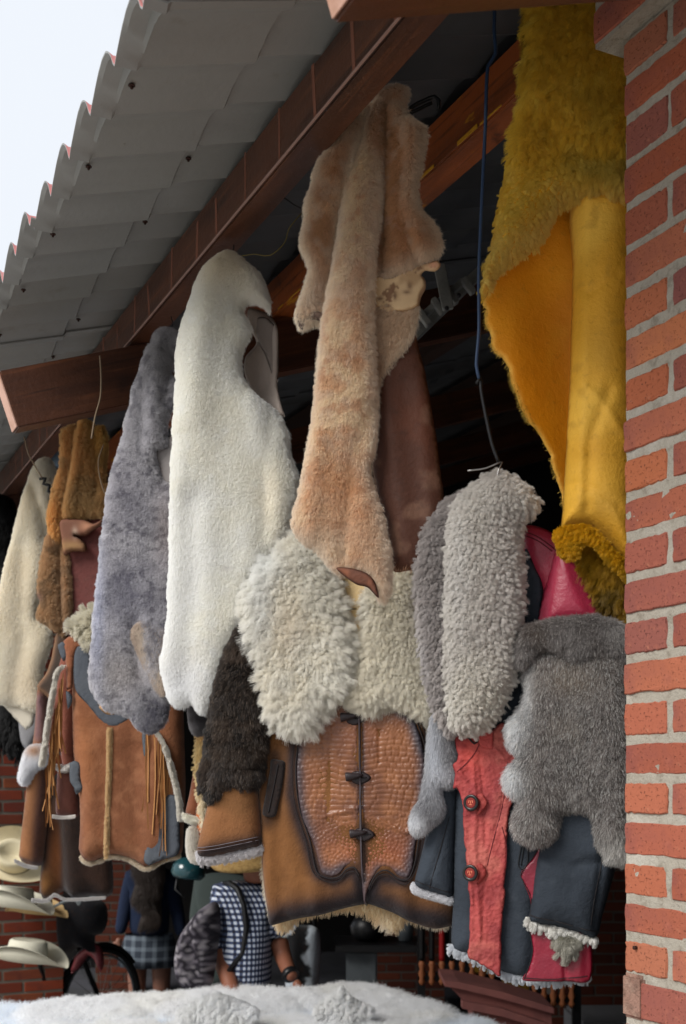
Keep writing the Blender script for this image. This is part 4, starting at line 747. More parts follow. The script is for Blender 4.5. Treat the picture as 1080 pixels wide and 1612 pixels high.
# =============== tan jacket behind, between the white hide and the crocodile jacket ===============
JY = 3.15; pl = Plane(310, 1200, JY, -8)
t = thing('jacket', 'chestnut shearling jacket with pale yellow fleece edge half hidden behind the dark fur sleeve', 'jacket', tuple(Ppx(320, 1120, JY)), 'sheepskin jackets on hangers')
p1 = panel('sleeve', pl, [(318, 1120), (314, 1160), (306, 1205), (298, 1250), (292, 1280), (298, 1286), (316, 1292), (322, 1270), (326, 1200), (326, 1120)], T=.03, R=.04, res=.008, mat=m_suede, parent=t, col=colfn(S(134, 80, 52), mott=[(8, S(104, 62, 44), .4, .65, .7)]))
p2 = panel('body', pl, [(322, 1120), (345, 1120), (345, 1350), (330, 1348), (310, 1346), (306, 1330), (310, 1295), (316, 1240), (320, 1180)], T=.02, R=.03, off=.02, res=.008, mat=m_suede, parent=t, col=colfn(S(168, 98, 56)))
p3 = panel('fleece_edge', pl, [(318, 1126), (338, 1126), (338, 1160), (332, 1195), (328, 1230), (336, 1290), (340, 1345), (334, 1345), (326, 1290), (318, 1225), (317, 1190), (320, 1150)], T=.02, R=.015, off=.045, res=.007, mat=m_base, parent=t, col=colfn(S(214, 186, 120)))
fur(p3, 9000, .010, lay=.5, rad=.0006, clump=.5, csize=.008, col=colfn(S(218, 192, 130), blobs=[(326, 1155, 14, 12, S(190, 140, 80), .7), (332, 1290, 14, 60, S(226, 216, 196), .8)]))
p4 = panel('fleece_hem', pl, [(304, 1305), (312, 1300), (318, 1312), (318, 1335), (345, 1342), (345, 1352), (325, 1353), (308, 1350), (303, 1335)], T=.02, R=.015, off=.03, res=.007, mat=m_base, parent=t, col=colfn(S(214, 206, 192)))
fur(p4, 8000, .010, lay=.5, rad=.0006, col=colfn(S(220, 214, 204)))
p5 = panel('cuff_lining', pl, [(292, 1278), (304, 1283), (318, 1287), (318, 1293), (303, 1291), (293, 1285)], T=.01, R=.01, off=.03, res=.007, mat=m_base, parent=t, col=colfn(WHITE)); fur(p5, 2500, .008, rad=.0006, col=colfn(WHITE))
# =============== red and black coat ===============
JY = 2.3; pl = Plane(820, 1150, JY, -12)
t = thing('coat', 'black and red long coat with curly grey shearling collar and rabbit fur over its sleeves', 'coat', tuple(Ppx(790, 770, JY)), 'sheepskin jackets on hangers')
BK = S(46, 52, 60); bk = colfn(S(52, 58, 66), mott=[(6, S(40, 45, 52), .4, .65, .7), (60, S(58, 63, 70), .55, .75, .4)])
hem = panel('fleece_hem', pl, [(711, 1488), (740, 1500), (770, 1516), (795, 1526), (830, 1532), (870, 1534), (926, 1532), (927, 1541), (900, 1546), (860, 1549), (820, 1545), (795, 1538), (765, 1521), (735, 1508), (711, 1501)], T=.016, R=.01, off=-.008, res=.004, jag=.0015, mat=m_base, parent=t, col=colfn(S(196, 198, 200)))
fur(hem, 26000, .006, lay=.8, grav=.5, clump=.6, csize=.007, col=colfn(S(200, 204, 210)))
bod = panel('body', pl, [(745, 1100), (728, 1150), (719, 1200), (716, 1260), (714, 1330), (712, 1420), (711, 1496), (740, 1505), (765, 1517), (790, 1532), (820, 1538), (860, 1541), (900, 1540), (928, 1537), (930, 1480), (935, 1400), (938, 1200), (930, 1000), (900, 900), (850, 860), (825, 860), (800, 950)],
    T=.04, R=.05, off=-.012, res=.006, wob=.008, wobs=11, mat=m_cloth, parent=t, back=.03, col=bk, folds=[([(830, 1260), (822, 1530)], .008, .02), ([(845, 1420), (838, 1540)], -.006, .01)])
ch_ = panel('black_front', pl, [(828, 870), (845, 900), (856, 930), (850, 985), (835, 1000), (822, 1060), (812, 1100), (830, 1000)], T=.01, R=.02, off=.03, res=.006, mat=m_cloth, parent=t, col=bk)
rp_ = panel('red_skin_panel', pl, [(722, 1160), (735, 1155), (755, 1158), (778, 1150), (792, 1138), (800, 1142), (808, 1162), (818, 1178), (825, 1190), (820, 1200), (810, 1212), (803, 1226), (808, 1240), (812, 1256), (806, 1275), (802, 1310), (800, 1350), (797, 1400), (793, 1450), (791, 1500), (790, 1531), (780, 1526), (765, 1516), (750, 1508), (741, 1503), (742, 1470), (744, 1430), (742, 1400), (738, 1370), (736, 1340), (734, 1310), (733, 1280), (729, 1250), (722, 1240), (718, 1242), (720, 1222), (717, 1205), (724, 1196), (722, 1180)],
    T=.003, R=.004, off=.040, res=.0032, jag=.0016, wob=.003, wobs=26, mat=m_dist, parent=t, col=colfn(S(158, 64, 62), mott=[(12, S(178, 98, 86), .48, .68, .7), (26, S(120, 40, 44), .5, .7, .6)], edge=(.003, S(130, 34, 40), .6), blobs=[(745, 1190, 26, 26, S(196, 72, 60), .6)]),
    folds=[([(748, 1200), (752, 1260), (750, 1330), (755, 1400), (760, 1470)], .0035, .0045), ([(800, 1200), (793, 1270), (775, 1330), (765, 1400), (762, 1480)], -.0025, .002), ([(758, 1190), (765, 1250), (768, 1330)], -.003, .003), ([(742, 1350), (748, 1420)], .004, .003), ([(728, 1215), (740, 1230)], .004, .003), ([(775, 1170), (800, 1200)], .003, .004)],
    bumps=lambda px, py, h, z: .0016*np.maximum(0, np.sin((px*.35+py+18*np.sin(px/22))/2.2))*sst(1225, 1195, py)+.0022*(fbm(h*160, z*60, 3, 4)-.5)*sst(1215, 1240, py))
for PP in ([(802, 1200), (795, 1260), (780, 1320), (770, 1360)], [(793, 1300), (800, 1330), (799, 1365)], [(724, 1215), (740, 1200), (752, 1185), (760, 1168)]): seam('seam', rp_, PP, .0008, M('dark red thread', S(90, 22, 30), .7), t, lift=.0008)
tab = panel('collar_tab', pl, [(757, 1156), (778, 1150), (780, 1170), (778, 1180), (760, 1176)], T=.003, R=.003, off=.046, res=.003, mat=m_dist, parent=t, col=colfn(S(170, 66, 62)))
seam('zip', rp_, [(733, 1156), (743, 1164), (751, 1172), (758, 1164), (764, 1154)], .0018, m_thread, t, lift=.003)
# dark red side panel
rs = panel('red_side_panel', pl, [(866, 1260), (858, 1290), (850, 1330), (840, 1350), (826, 1365), (821, 1376), (828, 1392), (836, 1412), (838, 1432), (834, 1455), (838, 1470), (840, 1495), (834, 1520), (825, 1538), (860, 1540), (895, 1540), (929, 1537), (930, 1470), (900, 1350)], T=.003, R=.004, off=.037, res=.004, wob=.003, wobs=14, mat=m_red, parent=t, col=colfn(S(126, 24, 44), mott=[(9, S(104, 18, 38), .45, .65, .7)]), folds=[([(891, 1490), (890, 1540)], -.006, .003), ([(915, 1450), (912, 1530)], .004, .01)])
seam('stitching', rs, [(860, 1290), (850, 1332), (826, 1367), (822, 1377), (838, 1412), (835, 1455), (840, 1495), (827, 1536)], .0009, m_stitch, t, lift=.0012)
seam('stitching', rs, [(826, 1534), (870, 1536), (925, 1531)], .0007, m_stitch, t, lift=.001)
# pocket on the black strip
for PP in ([(826, 1312), (818, 1360), (824, 1366), (832, 1356), (834, 1310)], [(829, 1315), (822, 1360)]): seam('pocket', bod, PP, .0013, M('black piping', S(20, 22, 26), .6), t, lift=.001)
# red shoulder and sleeve head
sh = panel('shoulder', pl, [(822, 835), (832, 829), (850, 832), (870, 841), (890, 858), (905, 875), (900, 900), (885, 930), (868, 975), (860, 985), (850, 930), (835, 900), (826, 875)], T=.02, R=.03, off=.015, res=.005, mat=m_red, parent=t, col=colfn(S(150, 38, 60), mott=[(9, S(150, 30, 56), .45, .65, .6)]))
sm = panel('sleeve_head', pl, [(872, 875), (884, 860), (898, 868), (915, 885), (928, 912), (940, 945), (950, 975), (954, 992), (920, 995), (880, 998), (850, 998), (846, 985), (852, 955), (860, 920)], T=.04, R=.05, off=.028, res=.005, wob=.003, wobs=16, mat=m_red, parent=t, col=colfn(S(152, 40, 64), mott=[(9, S(146, 30, 58), .45, .65, .6)], edge=(.008, S(120, 24, 44), .4)), folds=[([(870, 880), (858, 985)], -.006, .006), ([(895, 890), (930, 970)], -.003, .008)])
for PP in ([(828, 842), (850, 852), (872, 868), (884, 880)], [(828, 848), (850, 858), (870, 873)], [(832, 895), (845, 915), (853, 945), (850, 975)]): seam('seam', sh, PP, .0010, M('dark red thread', S(90, 22, 30), .7), t, lift=.001)
# left sleeve
for (nm, pg, of_) in (('sleeve', [(728, 1150), (716, 1185), (700, 1215), (684, 1250), (672, 1300), (660, 1350), (650, 1394), (662, 1402), (690, 1410), (712, 1414), (716, 1330), (722, 1250), (730, 1190)], -.02),):
    ls = panel(nm, pl, pg, T=.035, R=.04, off=of_, res=.006, mat=m_cloth, parent=t, back=.02, col=bk, folds=[([(706, 1290), (690, 1350), (672, 1400)], -.004, .005)])
    seam('seam', ls, [(708, 1285), (692, 1345), (676, 1400)], .0008, m_stitch, t, lift=.001); seam('seam', ls, [(654, 1386), (680, 1396), (712, 1406)], .0008, m_stitch, t, lift=.001)
    lf_ = panel('cuff_lining', pl, [(649, 1390), (670, 1400), (712, 1411), (711, 1419), (690, 1414), (664, 1407), (650, 1400)], T=.012, R=.01, off=of_+.0, res=.004, mat=m_base, parent=t, col=colfn(S(214, 214, 216))); fur(lf_, 7000, .007, lay=.7, grav=.5, col=colfn(S(214, 214, 218)))
rb = colfn(S(134, 134, 140), mott=[(30, S(100, 98, 102), .45, .65, .7)], blobs=[(690, 1200, 10, 70, S(206, 210, 218), .85), (700, 1215, 16, 16, S(214, 216, 222), .7), (664, 1288, 12, 14, S(226, 228, 232), .95), (682, 1262, 12, 16, S(120, 120, 126), .6)])
rf = panel('rabbit_strip', pl, [(690, 1120), (708, 1140), (718, 1160), (718, 1200), (716, 1224), (706, 1228), (694, 1225), (690, 1240), (696, 1265), (692, 1278), (680, 1288), (668, 1300), (658, 1302), (654, 1288), (658, 1270), (668, 1255), (674, 1230), (678, 1200), (682, 1160)], T=.02, R=.02, off=.015, res=.005, mat=m_base, parent=t, col=rb)
fur(rf, 40000, .013, lay=.9, grav=.6, var=.2, rad=.0003, col=rb, tipcol=(S(206, 206, 210), .15))
# right sleeve
rsl = panel('sleeve', pl, [(868, 1240), (860, 1280), (850, 1330), (842, 1380), (836, 1430), (834, 1448), (850, 1452), (880, 1458), (910, 1466), (938, 1473), (948, 1440), (962, 1390), (974, 1345), (985, 1280), (980, 1220), (920, 1210)], T=.05, R=.055, off=.03, res=.006, wob=.009, wobs=13, mat=m_cloth, parent=t, back=.03, col=bk, folds=[([(850, 1340), (900, 1360), (950, 1350)], -.006, .01), ([(860, 1290), (845, 1420)], .006, .012), ([(952, 1300), (935, 1460)], -.006, .006)])
for PP in ([(836, 1436), (870, 1443), (905, 1452), (942, 1462)], [(953, 1310), (946, 1360), (936, 1410), (930, 1455)]): seam('seam', rsl, PP, .0010, m_stitch, t, lift=.001)
rc = panel('cuff_lining', pl, [(830, 1441), (850, 1449), (880, 1455), (910, 1463), (938, 1470), (938, 1478), (925, 1478), (905, 1472), (882, 1467), (868, 1470), (860, 1458), (846, 1460), (836, 1454)], T=.02, R=.012, off=.035, res=.004, jag=.0016, mat=m_base, parent=t, col=colfn(S(206, 202, 192)))
fur(rc, 17000, .006, lay=.7, grav=.5, clump=.6, csize=.007, col=colfn(S(212, 210, 204)))
ft = panel('fur_tuft', pl, [(880, 1466), (900, 1468), (912, 1472), (908, 1485), (896, 1500), (886, 1496), (879, 1480)], T=.02, R=.015, off=.04, res=.004, mat=m_base, parent=t, col=colfn(S(120, 116, 100)))
fur(ft, 7000, .010, lay=.7, grav=.5, clump=.6, csize=.008, curl=.001, col=colfn(S(150, 146, 132), mott=[(60, S(90, 88, 70), .5, .7, .8)]))
# rabbit pelt over the right sleeve
RBT = S(126, 116, 110)
rcol = colfn(S(120, 112, 108), mott=[(26, S(88, 80, 76), .45, .65, .7), (130, S(64, 58, 55), .52, .62, .7), (12, S(146, 136, 126), .55, .75, .5)], blobs=[(818, 1150, 16, 30, S(226, 230, 234), .95), (812, 1225, 16, 24, S(222, 226, 230), .95), (838, 1095, 9, 50, S(206, 208, 210), .8), (975, 1335, 22, 26, S(206, 202, 196), .9), (900, 1070, 40, 22, S(150, 132, 112), .5)])
rbp = panel('rabbit_pelt', pl, [(832, 1040), (860, 1022), (900, 1018), (950, 1020), (988, 1035), (992, 1150), (992, 1350), (975, 1350), (958, 1345), (946, 1325), (938, 1300), (934, 1278), (918, 1268), (898, 1266), (880, 1268), (878, 1285), (876, 1305), (862, 1318), (846, 1318), (828, 1310), (819, 1295), (818, 1275), (826, 1255), (818, 1248), (806, 1238), (801, 1225), (806, 1208), (822, 1196), (828, 1186), (816, 1172), (808, 1155), (808, 1138), (820, 1124), (832, 1110), (836, 1090), (830, 1065)],
    T=.035, R=.04, off=.065, res=.006, wob=.014, wobs=12, jag=.003, mat=m_base, parent=t, col=colfn(S(90, 84, 82)), folds=[([(905, 1262), (870, 1250), (840, 1252)], .010, .012), ([(870, 1260), (870, 1300)], .008, .012)])
fur(rbp, 190000, .013, rad=.00028, lay=.9, grav=.5, spread=.55, var=.45, gam=.68, clump=.25, csize=.006, col=rcol, tipcol=(S(226, 220, 212), .22), k=3)
rbb = panel('fur_band', pl, [(826, 1048), (819, 1030), (820, 1012), (830, 998), (850, 990), (880, 984), (910, 980), (940, 982), (966, 990), (980, 1000), (990, 1012), (990, 1044), (960, 1036), (930, 1038), (905, 1038), (885, 1028), (862, 1022), (845, 1025), (838, 1040)], T=.022, R=.025, off=.085, res=.005, jag=.003, wob=.006, mat=m_base, parent=t, col=colfn(S(80, 74, 72)))
fur(rbb, 70000, .014, rad=.0003, lay=.8, grav=.4, spread=.4, var=.25, clump=.3, csize=.006, k=3, gam=.7, col=colfn(S(112, 106, 104), mott=[(26, S(84, 76, 72), .45, .65, .7)], blobs=[(850, 1005, 20, 14, S(78, 66, 58), .8), (972, 1005, 16, 20, S(160, 156, 154), .8)]), tipcol=(S(190, 184, 178), .15))
# grey curly collar: two rolls
gcb = panel('collar', pl, [(740, 786), (722, 792), (704, 804), (688, 824), (674, 848), (666, 876), (662, 910), (664, 950), (669, 1000), (675, 1050), (682, 1090), (692, 1120), (700, 1142), (708, 1154), (720, 1156), (730, 1100), (735, 950), (740, 850)], T=.04, R=.05, off=.045, res=.005, mat=m_base, parent=t, col=colfn(S(150, 144, 142)), bumps=wool(.004, .010))
fur(gcb, 100000, .009, rad=.00034, clump=.7, csize=.0052, lay=.4, spread=.2, grav=.2, curl=.001, var=.08, col=colfn(S(178, 170, 166), mott=[(14, S(150, 142, 140), .45, .65, .6)], blobs=[(700, 900, 26, 120, S(142, 134, 132), .6), (672, 1050, 12, 80, S(196, 192, 192), .5)]))
gcf = panel('collar', pl, [(772, 764), (790, 760), (806, 764), (820, 774), (836, 786), (847, 799), (850, 814), (838, 828), (826, 838), (822, 868), (825, 910), (825, 960), (822, 1010), (816, 1050), (807, 1085), (796, 1112), (784, 1132), (768, 1150), (748, 1156), (728, 1152), (716, 1130), (710, 1080), (708, 1020), (708, 950), (709, 890), (713, 840), (724, 808), (742, 788), (758, 776)], T=.055, R=.06, off=.065, res=.005, mat=m_base, parent=t, col=colfn(S(164, 158, 150)), bumps=wool(.004, .009), folds=[([(790, 790), (840, 822)], .008, .02)])
fur(gcf, 240000, .0085, rad=.00031, clump=.7, csize=.0050, lay=.3, spread=.22, grav=.2, curl=.0010, gam=.5, var=.07, col=colfn(S(200, 194, 184), mott=[(12, S(174, 166, 158), .45, .65, .6)], blobs=[(800, 930, 36, 120, S(176, 166, 162), .5), (770, 1110, 50, 50, S(204, 198, 182), .7), (735, 900, 20, 120, S(200, 196, 192), .6)]))
# round horn buttons with red centres
m_btn = M('black horn', S(20, 18, 18), .4, coat=.15); m_bred = M('red button centre', S(120, 34, 28), .7, bumps=[('noise', 300, .001)]); m_mark = M('pale mark', S(206, 120, 90), .6)
for (x, y) in [(747, 1263), (746, 1371)]:
    lp = panel('loop_tab', pl, [(x+8, y-12), (x+16, y-14), (x+24, y), (x+15, y+14), (x+8, y+18), (x+12, y)], T=.002, R=.003, off=.048, res=.003, mat=m_dist, parent=t, col=colfn(S(140, 50, 46)))
    c = surf(rp_, [(x, y)], .004)[0]; n_ = pl.n+pl.eh*-.35; n_ = n_/np.linalg.norm(n_)
    V, Fc = lathe_vf(c, n_, [(.004, 0), (.0145, .001), (.0160, .004), (.0150, .0065), (.0105, .0062), (.0098, .0048)], 24)
    b_ = mesh('button', V, Fc, m_btn, t, smooth=True)
    V, Fc = lathe_vf(c+n_*.004, n_, [(.0098, 0), (.0098, .0015), (.0085, .0022)], 20); mesh('button_centre', V, Fc, m_bred, b_)
    ex = np.cross([0, 0, 1.], n_); ex /= np.linalg.norm(ex)
    marks = []
    for (dx, dz, lx, lz) in [(-.0045, .003, .003, .0012), (.0018, .003, .003, .0012), (-.0045, -.0005, .0012, .004), (.0035, -.0005, .0012, .004), (-.003, -.004, .006, .0012), (-.0006, -.002, .0012, .006)]:
        marks.append(box_vf(c+n_*.0058+ex*dx+np.array([0, 0, dz]), ex*lx, np.array([0, 0, lz]), n_*.0008))
    V, Fc = join_vf(marks); mesh('mark', V, Fc, m_mark, b_)
# =============== fringed suede jacket ===============
JY = 3.6; pl = Plane(195, 1150, JY, -6); GS = 1.15
t = thing('jacket', 'rust suede jacket with grey leather yoke, cream front braid and long fringes on the sleeves', 'jacket', tuple(Ppx(180, 980, JY)), 'sheepskin jackets on hangers')
SU = S(128, 82, 56); su = colfn(SU, mott=[(8, S(112, 70, 48), .42, .65, .7), (40, S(146, 100, 72), .5, .7, .5)], blobs=[(140, 1180, 26, 60, S(146, 92, 56), .5)], strokes=[([(125, 1352), (150, 1355), (190, 1348), (225, 1362), (283, 1345)], 5, S(110, 70, 50), .5)])
lsl = panel('sleeve', pl, [(104, 1010), (116, 1010), (120, 1060), (118, 1120), (116, 1190), (122, 1215), (100, 1215), (92, 1190), (88, 1120), (76, 1200), (72, 1150), (82, 1080), (92, 1035)], T=.03, R=.04, off=-.02, res=.009, mat=m_suede, parent=t, col=colfn(S(122, 72, 58)))
lcf = panel('sleeve_cuff', pl, [(90, 1203), (104, 1205), (118, 1204), (122, 1240), (122, 1284), (104, 1285), (86, 1283), (86, 1240)], T=.035, R=.04, off=-.015, res=.009, mat=m_suede, parent=t, col=colfn(S(92, 56, 48), mott=[(8, S(76, 48, 44), .4, .6, .7)]))
for pg in ([(88, 1202), (104, 1206), (120, 1200), (122, 1206), (106, 1214), (94, 1210)], [(85, 1282), (104, 1284), (122, 1282), (122, 1285), (104, 1287), (86, 1285)]):
    D = panel('cuff_lining', pl, pg, T=.014, R=.01, off=.015, res=.006, mat=m_base, parent=t, col=colfn(S(206, 200, 192))); fur(D, 5000, .005, rad=.0005, gam=.6, col=colfn(S(215, 210, 204)))
bd = panel('body', pl, [(118, 1005), (135, 1003), (160, 1015), (205, 1030), (255, 1030), (285, 1080), (290, 1180), (292, 1260), (288, 1330), (284, 1346), (262, 1352), (245, 1361), (228, 1366), (210, 1355), (192, 1348), (175, 1347), (155, 1354), (142, 1357), (130, 1350), (125, 1335), (126, 1290), (122, 1230), (116, 1180), (114, 1100), (112, 1040)],
    T=.04, R=.05, off=0, res=.009, wob=.006, wobs=7, mat=m_suede, parent=t, back=.03, col=su, jag=.0012, folds=[([(150, 1180), (145, 1340)], .01, .03), ([(215, 1180), (225, 1350)], -.008, .03), ([(250, 1200), (245, 1350)], .008, .03)])
hm_ = panel('fleece_hem', pl, [(126, 1346), (142, 1353), (158, 1351), (175, 1343), (192, 1344), (210, 1351), (228, 1362), (245, 1357), (262, 1348), (285, 1341), (285, 1348), (262, 1355), (245, 1364), (228, 1369), (210, 1358), (192, 1351), (175, 1350), (157, 1357), (142, 1360), (126, 1352)], T=.008, R=.006, off=.0, res=.007, mat=m_base, parent=t, col=colfn(S(190, 170, 140)))
fur(hm_, 9000, .006, rad=.0005, lay=.5, gam=.6, col=colfn(S(206, 188, 160)))
GYC = S(82, 86, 92); gy = colfn(GYC, mott=[(10, S(76, 80, 88), .4, .65, .7)])
yk = panel('leather_yoke', pl, [(128, 1020), (150, 1020), (152, 1060), (160, 1085), (180, 1110), (198, 1115), (215, 1108), (222, 1118), (205, 1138), (185, 1146), (168, 1138), (145, 1110), (128, 1090), (124, 1060)], T=.004, R=.008, off=.042, res=.007, mat=m_cloth, parent=t, col=gy)
for pg in ([(100, 1018), (112, 1014), (114, 1040), (108, 1044), (102, 1030)], [(112, 1090), (122, 1098), (120, 1112), (115, 1118)], [(229, 1130), (238, 1130), (240, 1196), (233, 1192)], [(118, 1202), (126, 1198), (136, 1206), (134, 1222), (139, 1240), (128, 1250), (124, 1240), (118, 1230)], [(262, 1255), (284, 1255), (290, 1330), (284, 1346), (262, 1352), (240, 1360), (233, 1352), (238, 1330), (250, 1315), (248, 1298), (256, 1280)]):
    panel('leather_patch', pl, pg, T=.004, R=.008, off=.041, res=.007, jag=.001, mat=m_cloth, parent=t, col=gy)
panel('inner_collar', pl, [(162, 1110), (178, 1113), (194, 1116), (192, 1124), (180, 1127), (170, 1122)], T=.006, R=.01, off=.046, res=.007, mat=m_suede, parent=t, col=colfn(S(170, 128, 84)))
brd = panel('front_braid', pl, [(178, 1146), (184, 1147), (183, 1200), (180, 1280), (178, 1349), (173, 1350), (175, 1270), (177, 1200)], T=.007, R=.01, off=.043, res=.006, mat=m_base, parent=t, col=colfn(S(196, 160, 110)))
fur(brd, 12000, .005, rad=.0006, lay=.2, spread=.5, col=colfn(S(208, 176, 126)))
for (P_, r0) in ([(111, 1050), (101, 1060), (95, 1090), (88, 1130), (82, 1170), (77, 1205)], .010), ([(252, 1150), (264, 1168), (274, 1195), (282, 1225), (290, 1262), (292, 1290)], .010):
    poly = [(x-3.5, y) for x, y in P_]+[(x+3.5, y) for x, y in P_[::-1]]
    D = panel('fleece_piping', pl, poly, T=.010, R=.012, off=.05, res=.007, mat=m_base, parent=t, col=colfn(S(206, 200, 186))); fur(D, 12000, .005, rad=.0005, lay=.4, spread=.4, gam=.6, col=colfn(S(206, 200, 188)))
m_fr = M('suede fringe', S(164, 118, 72), .85, mott=[(20, S(150, 100, 56), .45, .65, .7)])
def fringe(rootline, length, n, off):
    L_ = pl.loc(rootline); R_ = spline(L_, .003, False); out_ = []
    for i in range(n):
        s_ = R_[int((i+.5)/n*(len(R_)-1))]; ln = length*random.uniform(.75, 1.1); P_ = []; ph = random.uniform(0, 6); sw = random.gauss(0, .012)
        for k in range(8):
            q = k/7; P_.append(pl.world(np.array([s_[0]+sw*q*q+.002*math.sin(ph+q*5)]), np.array([s_[1]-ln*q]), np.array([off+random.gauss(0, .0006)+.008*math.sin(ph+i)]))[0])
        wv = pl.eh*math.cos(ph)*.8+pl.n*.5; wv = wv/np.linalg.norm(wv); V = []; Fc = []
        for p in P_: V += [p-wv*.0022, p+wv*.0022, p+wv*.0022-pl.n*.0012, p-wv*.0022-pl.n*.0012]
        for k in range(7):
            a = k*4
            for j in range(4): Fc.append((a+j, a+(j+1) % 4, a+4+(j+1) % 4, a+4+j))
        Fc += [(3, 2, 1, 0), (28, 29, 30, 31)]; out_.append((V, Fc))
    return join_vf(out_)
V, Fc = fringe([(108, 1062), (103, 1085), (96, 1120), (90, 1160), (84, 1200), (80, 1212)], .20, 34, .046); mesh('fringe', V, Fc, m_fr, t, kind='stuff')
V, Fc = fringe([(238, 1152), (250, 1160), (262, 1175), (266, 1190)], .27, 22, .052); mesh('fringe', V, Fc, m_fr, t, kind='stuff')
V, Fc = fringe([(266, 1200), (274, 1225)], .25, 8, .045); mesh('fringe', V, Fc, m_fr, t, kind='stuff')
cc = panel('collar_fleece', pl, [(118, 995), (128, 985), (140, 972), (152, 964), (165, 962), (170, 985), (168, 1012), (156, 1020), (148, 1010), (140, 1000), (128, 998)], T=.03, R=.03, off=.03, res=.009, mat=m_base, parent=t, col=colfn(S(216, 208, 186)))
fur(cc, 14000, .02, rad=.0007, lay=.8, clump=.6, csize=.012, col=colfn(S(220, 214, 194)), comb=(-.6, .2), grav=.1)
sp = panel('shoulder_patch', pl, [(108, 1012), (116, 1005), (140, 1003), (152, 1012), (150, 1024), (130, 1024), (124, 1060), (122, 1085), (114, 1092), (112, 1050)], T=.006, R=.01, off=.041, res=.008, mat=m_suede, parent=t, col=colfn(S(134, 84, 60)))
GS = 1.0
# =============== dark brown jacket behind, far left ===============
JY = 4.15; pl = Plane(100, 1280, JY, -6)
t = thing('jacket', 'dark brown shearling jacket with tan sleeve and white fur cuff hanging lowest at the left', 'jacket', tuple(Ppx(90, 1150, JY)), 'sheepskin jackets on hangers')
GS = 1.3
panel('body', pl, [(70, 1250), (100, 1200), (150, 1220), (165, 1300), (172, 1408), (140, 1412), (110, 1414), (92, 1405), (80, 1414), (62, 1416), (56, 1405), (62, 1340)], T=.03, R=.05, off=-.03, res=.011, wob=.01, mat=m_suede, parent=t, back=.02, col=colfn(S(52, 36, 29), mott=[(5, S(34, 26, 23), .45, .65, .8)], blobs=[(85, 1350, 8, 60, S(112, 66, 34), .8), (70, 1390, 12, 20, S(120, 80, 40), .8)]), folds=[([(90, 1300), (92, 1405)], -.02, .02), ([(110, 1260), (120, 1410)], .015, .03)])
panel('sleeve', pl, [(60, 1080), (76, 1080), (80, 1180), (78, 1260), (72, 1320), (66, 1362), (50, 1362), (34, 1356), (30, 1348), (36, 1290), (44, 1220), (54, 1150)], T=.035, R=.04, off=.0, res=.011, mat=m_suede, parent=t, back=.02, col=colfn(S(134, 90, 58), mott=[(6, S(114, 76, 50), .4, .65, .6)], strokes=[([(76, 1200), (66, 1300), (62, 1360)], 8, S(70, 48, 46), .9), ([(30, 1352), (66, 1360)], 5, S(70, 60, 60), .8), ([(68, 1100), (66, 1160)], 10, S(106, 84, 92), .8)]))
for (pg, n_, L__) in (([(38, 1225), (42, 1205), (48, 1185), (58, 1174), (72, 1174), (82, 1182), (80, 1200), (66, 1208), (58, 1218), (50, 1232), (42, 1232)], 12000, .015), ([(30, 1351), (48, 1359), (66, 1362), (66, 1365), (48, 1363), (31, 1355)], 3000, .008), ([(56, 1412), (80, 1413), (92, 1404), (110, 1412), (172, 1409), (172, 1412), (112, 1415), (92, 1408), (82, 1417), (57, 1416)], 6000, .008)):
    D = panel('cuff_fur', pl, pg, T=.02, R=.02, off=.03, res=.009, mat=m_base, parent=t, col=colfn(S(236, 236, 238) if n_ > 9000 else S(140, 134, 130))); fur(D, n_, L__*.6, rad=.0006, lay=.5, spread=.35, gam=.5, col=colfn(S(224, 224, 228) if n_ > 9000 else S(150, 144, 140), blobs=[(66, 1182, 12, 7, S(190, 140, 90), .9)] if n_ > 9000 else ()))
GS = 1.0
# ---------------- wires, hooks, hangers ----------------
def wire(lab, pts, r, mat=None, cat='wire', name='wire', group=None, Y=None):
    P_ = [Ppx(x, y, (p[2] if len(p) > 2 else Y)) for p in pts for x, y in [p[:2]]]
    Q = spline(np.array(P_)[:, [0, 2]], .012, False); ys = np.interp(np.linspace(0, 1, len(Q)), np.linspace(0, 1, len(P_)), [p[1] for p in P_])
    V, Fc = tube_vf([np.array([q[0], y, q[1]]) for q, y in zip(Q, ys)], r, 7)
    return mesh(name, V, Fc, mat or m_wire, None, smooth=True, label=lab, cat=cat, group=group)
m_blue = M('blue-black cable', S(40, 58, 84), .45); m_rubber = M('black rubber', S(18, 18, 20), .5); m_rope = M('twine', S(130, 112, 92), .8); m_iron = M('dark iron wire', S(52, 50, 52), .5, metal=.5)
wire('long blue-black cable hanging straight down beside the mustard yellow hide to the grey collar', [(780, -30), (778, 50), (780, 85), (768, 105), (764, 200), (758, 330), (754, 430), (754, 520), (750, 575), (755, 598)], .0034, m_blue, Y=2.2, cat='cable', name='cable')
wire('short doubled black cable tied under the blue cable above the grey collar', [(750, 604), (757, 594), (757, 610), (764, 650), (775, 700), (785, 727)], .0036, m_rubber, Y=2.2, cat='cable', name='cable')
wire('bare steel hook wire sticking up from the curly grey collar', [(736, 741), (765, 737), (786, 728), (791, 727), (785, 740), (780, 765), (778, 800)], .0016, m_wire, Y=2.2, cat='hook', name='hanger_hook')
wire('black plastic hanger hook poking out right of the pale tan sheepskin', [(640, 175), (652, 166), (668, 158), (684, 152), (691, 158), (690, 172)], .0042, m_black, Y=2.36, cat='hanger', name='hanger')
wire('lower arm of the black hanger right of the pale tan sheepskin', [(638, 180), (655, 174), (672, 165), (680, 162)], .0035, m_black, Y=2.38, cat='hanger', name='hanger')
wire('thin dark hook wire rising from the top of the pale tan sheepskin', [(598, 96), (604, 104), (606, 120), (605, 150)], .0012, m_iron, Y=2.32, cat='hook', name='hanger_hook')
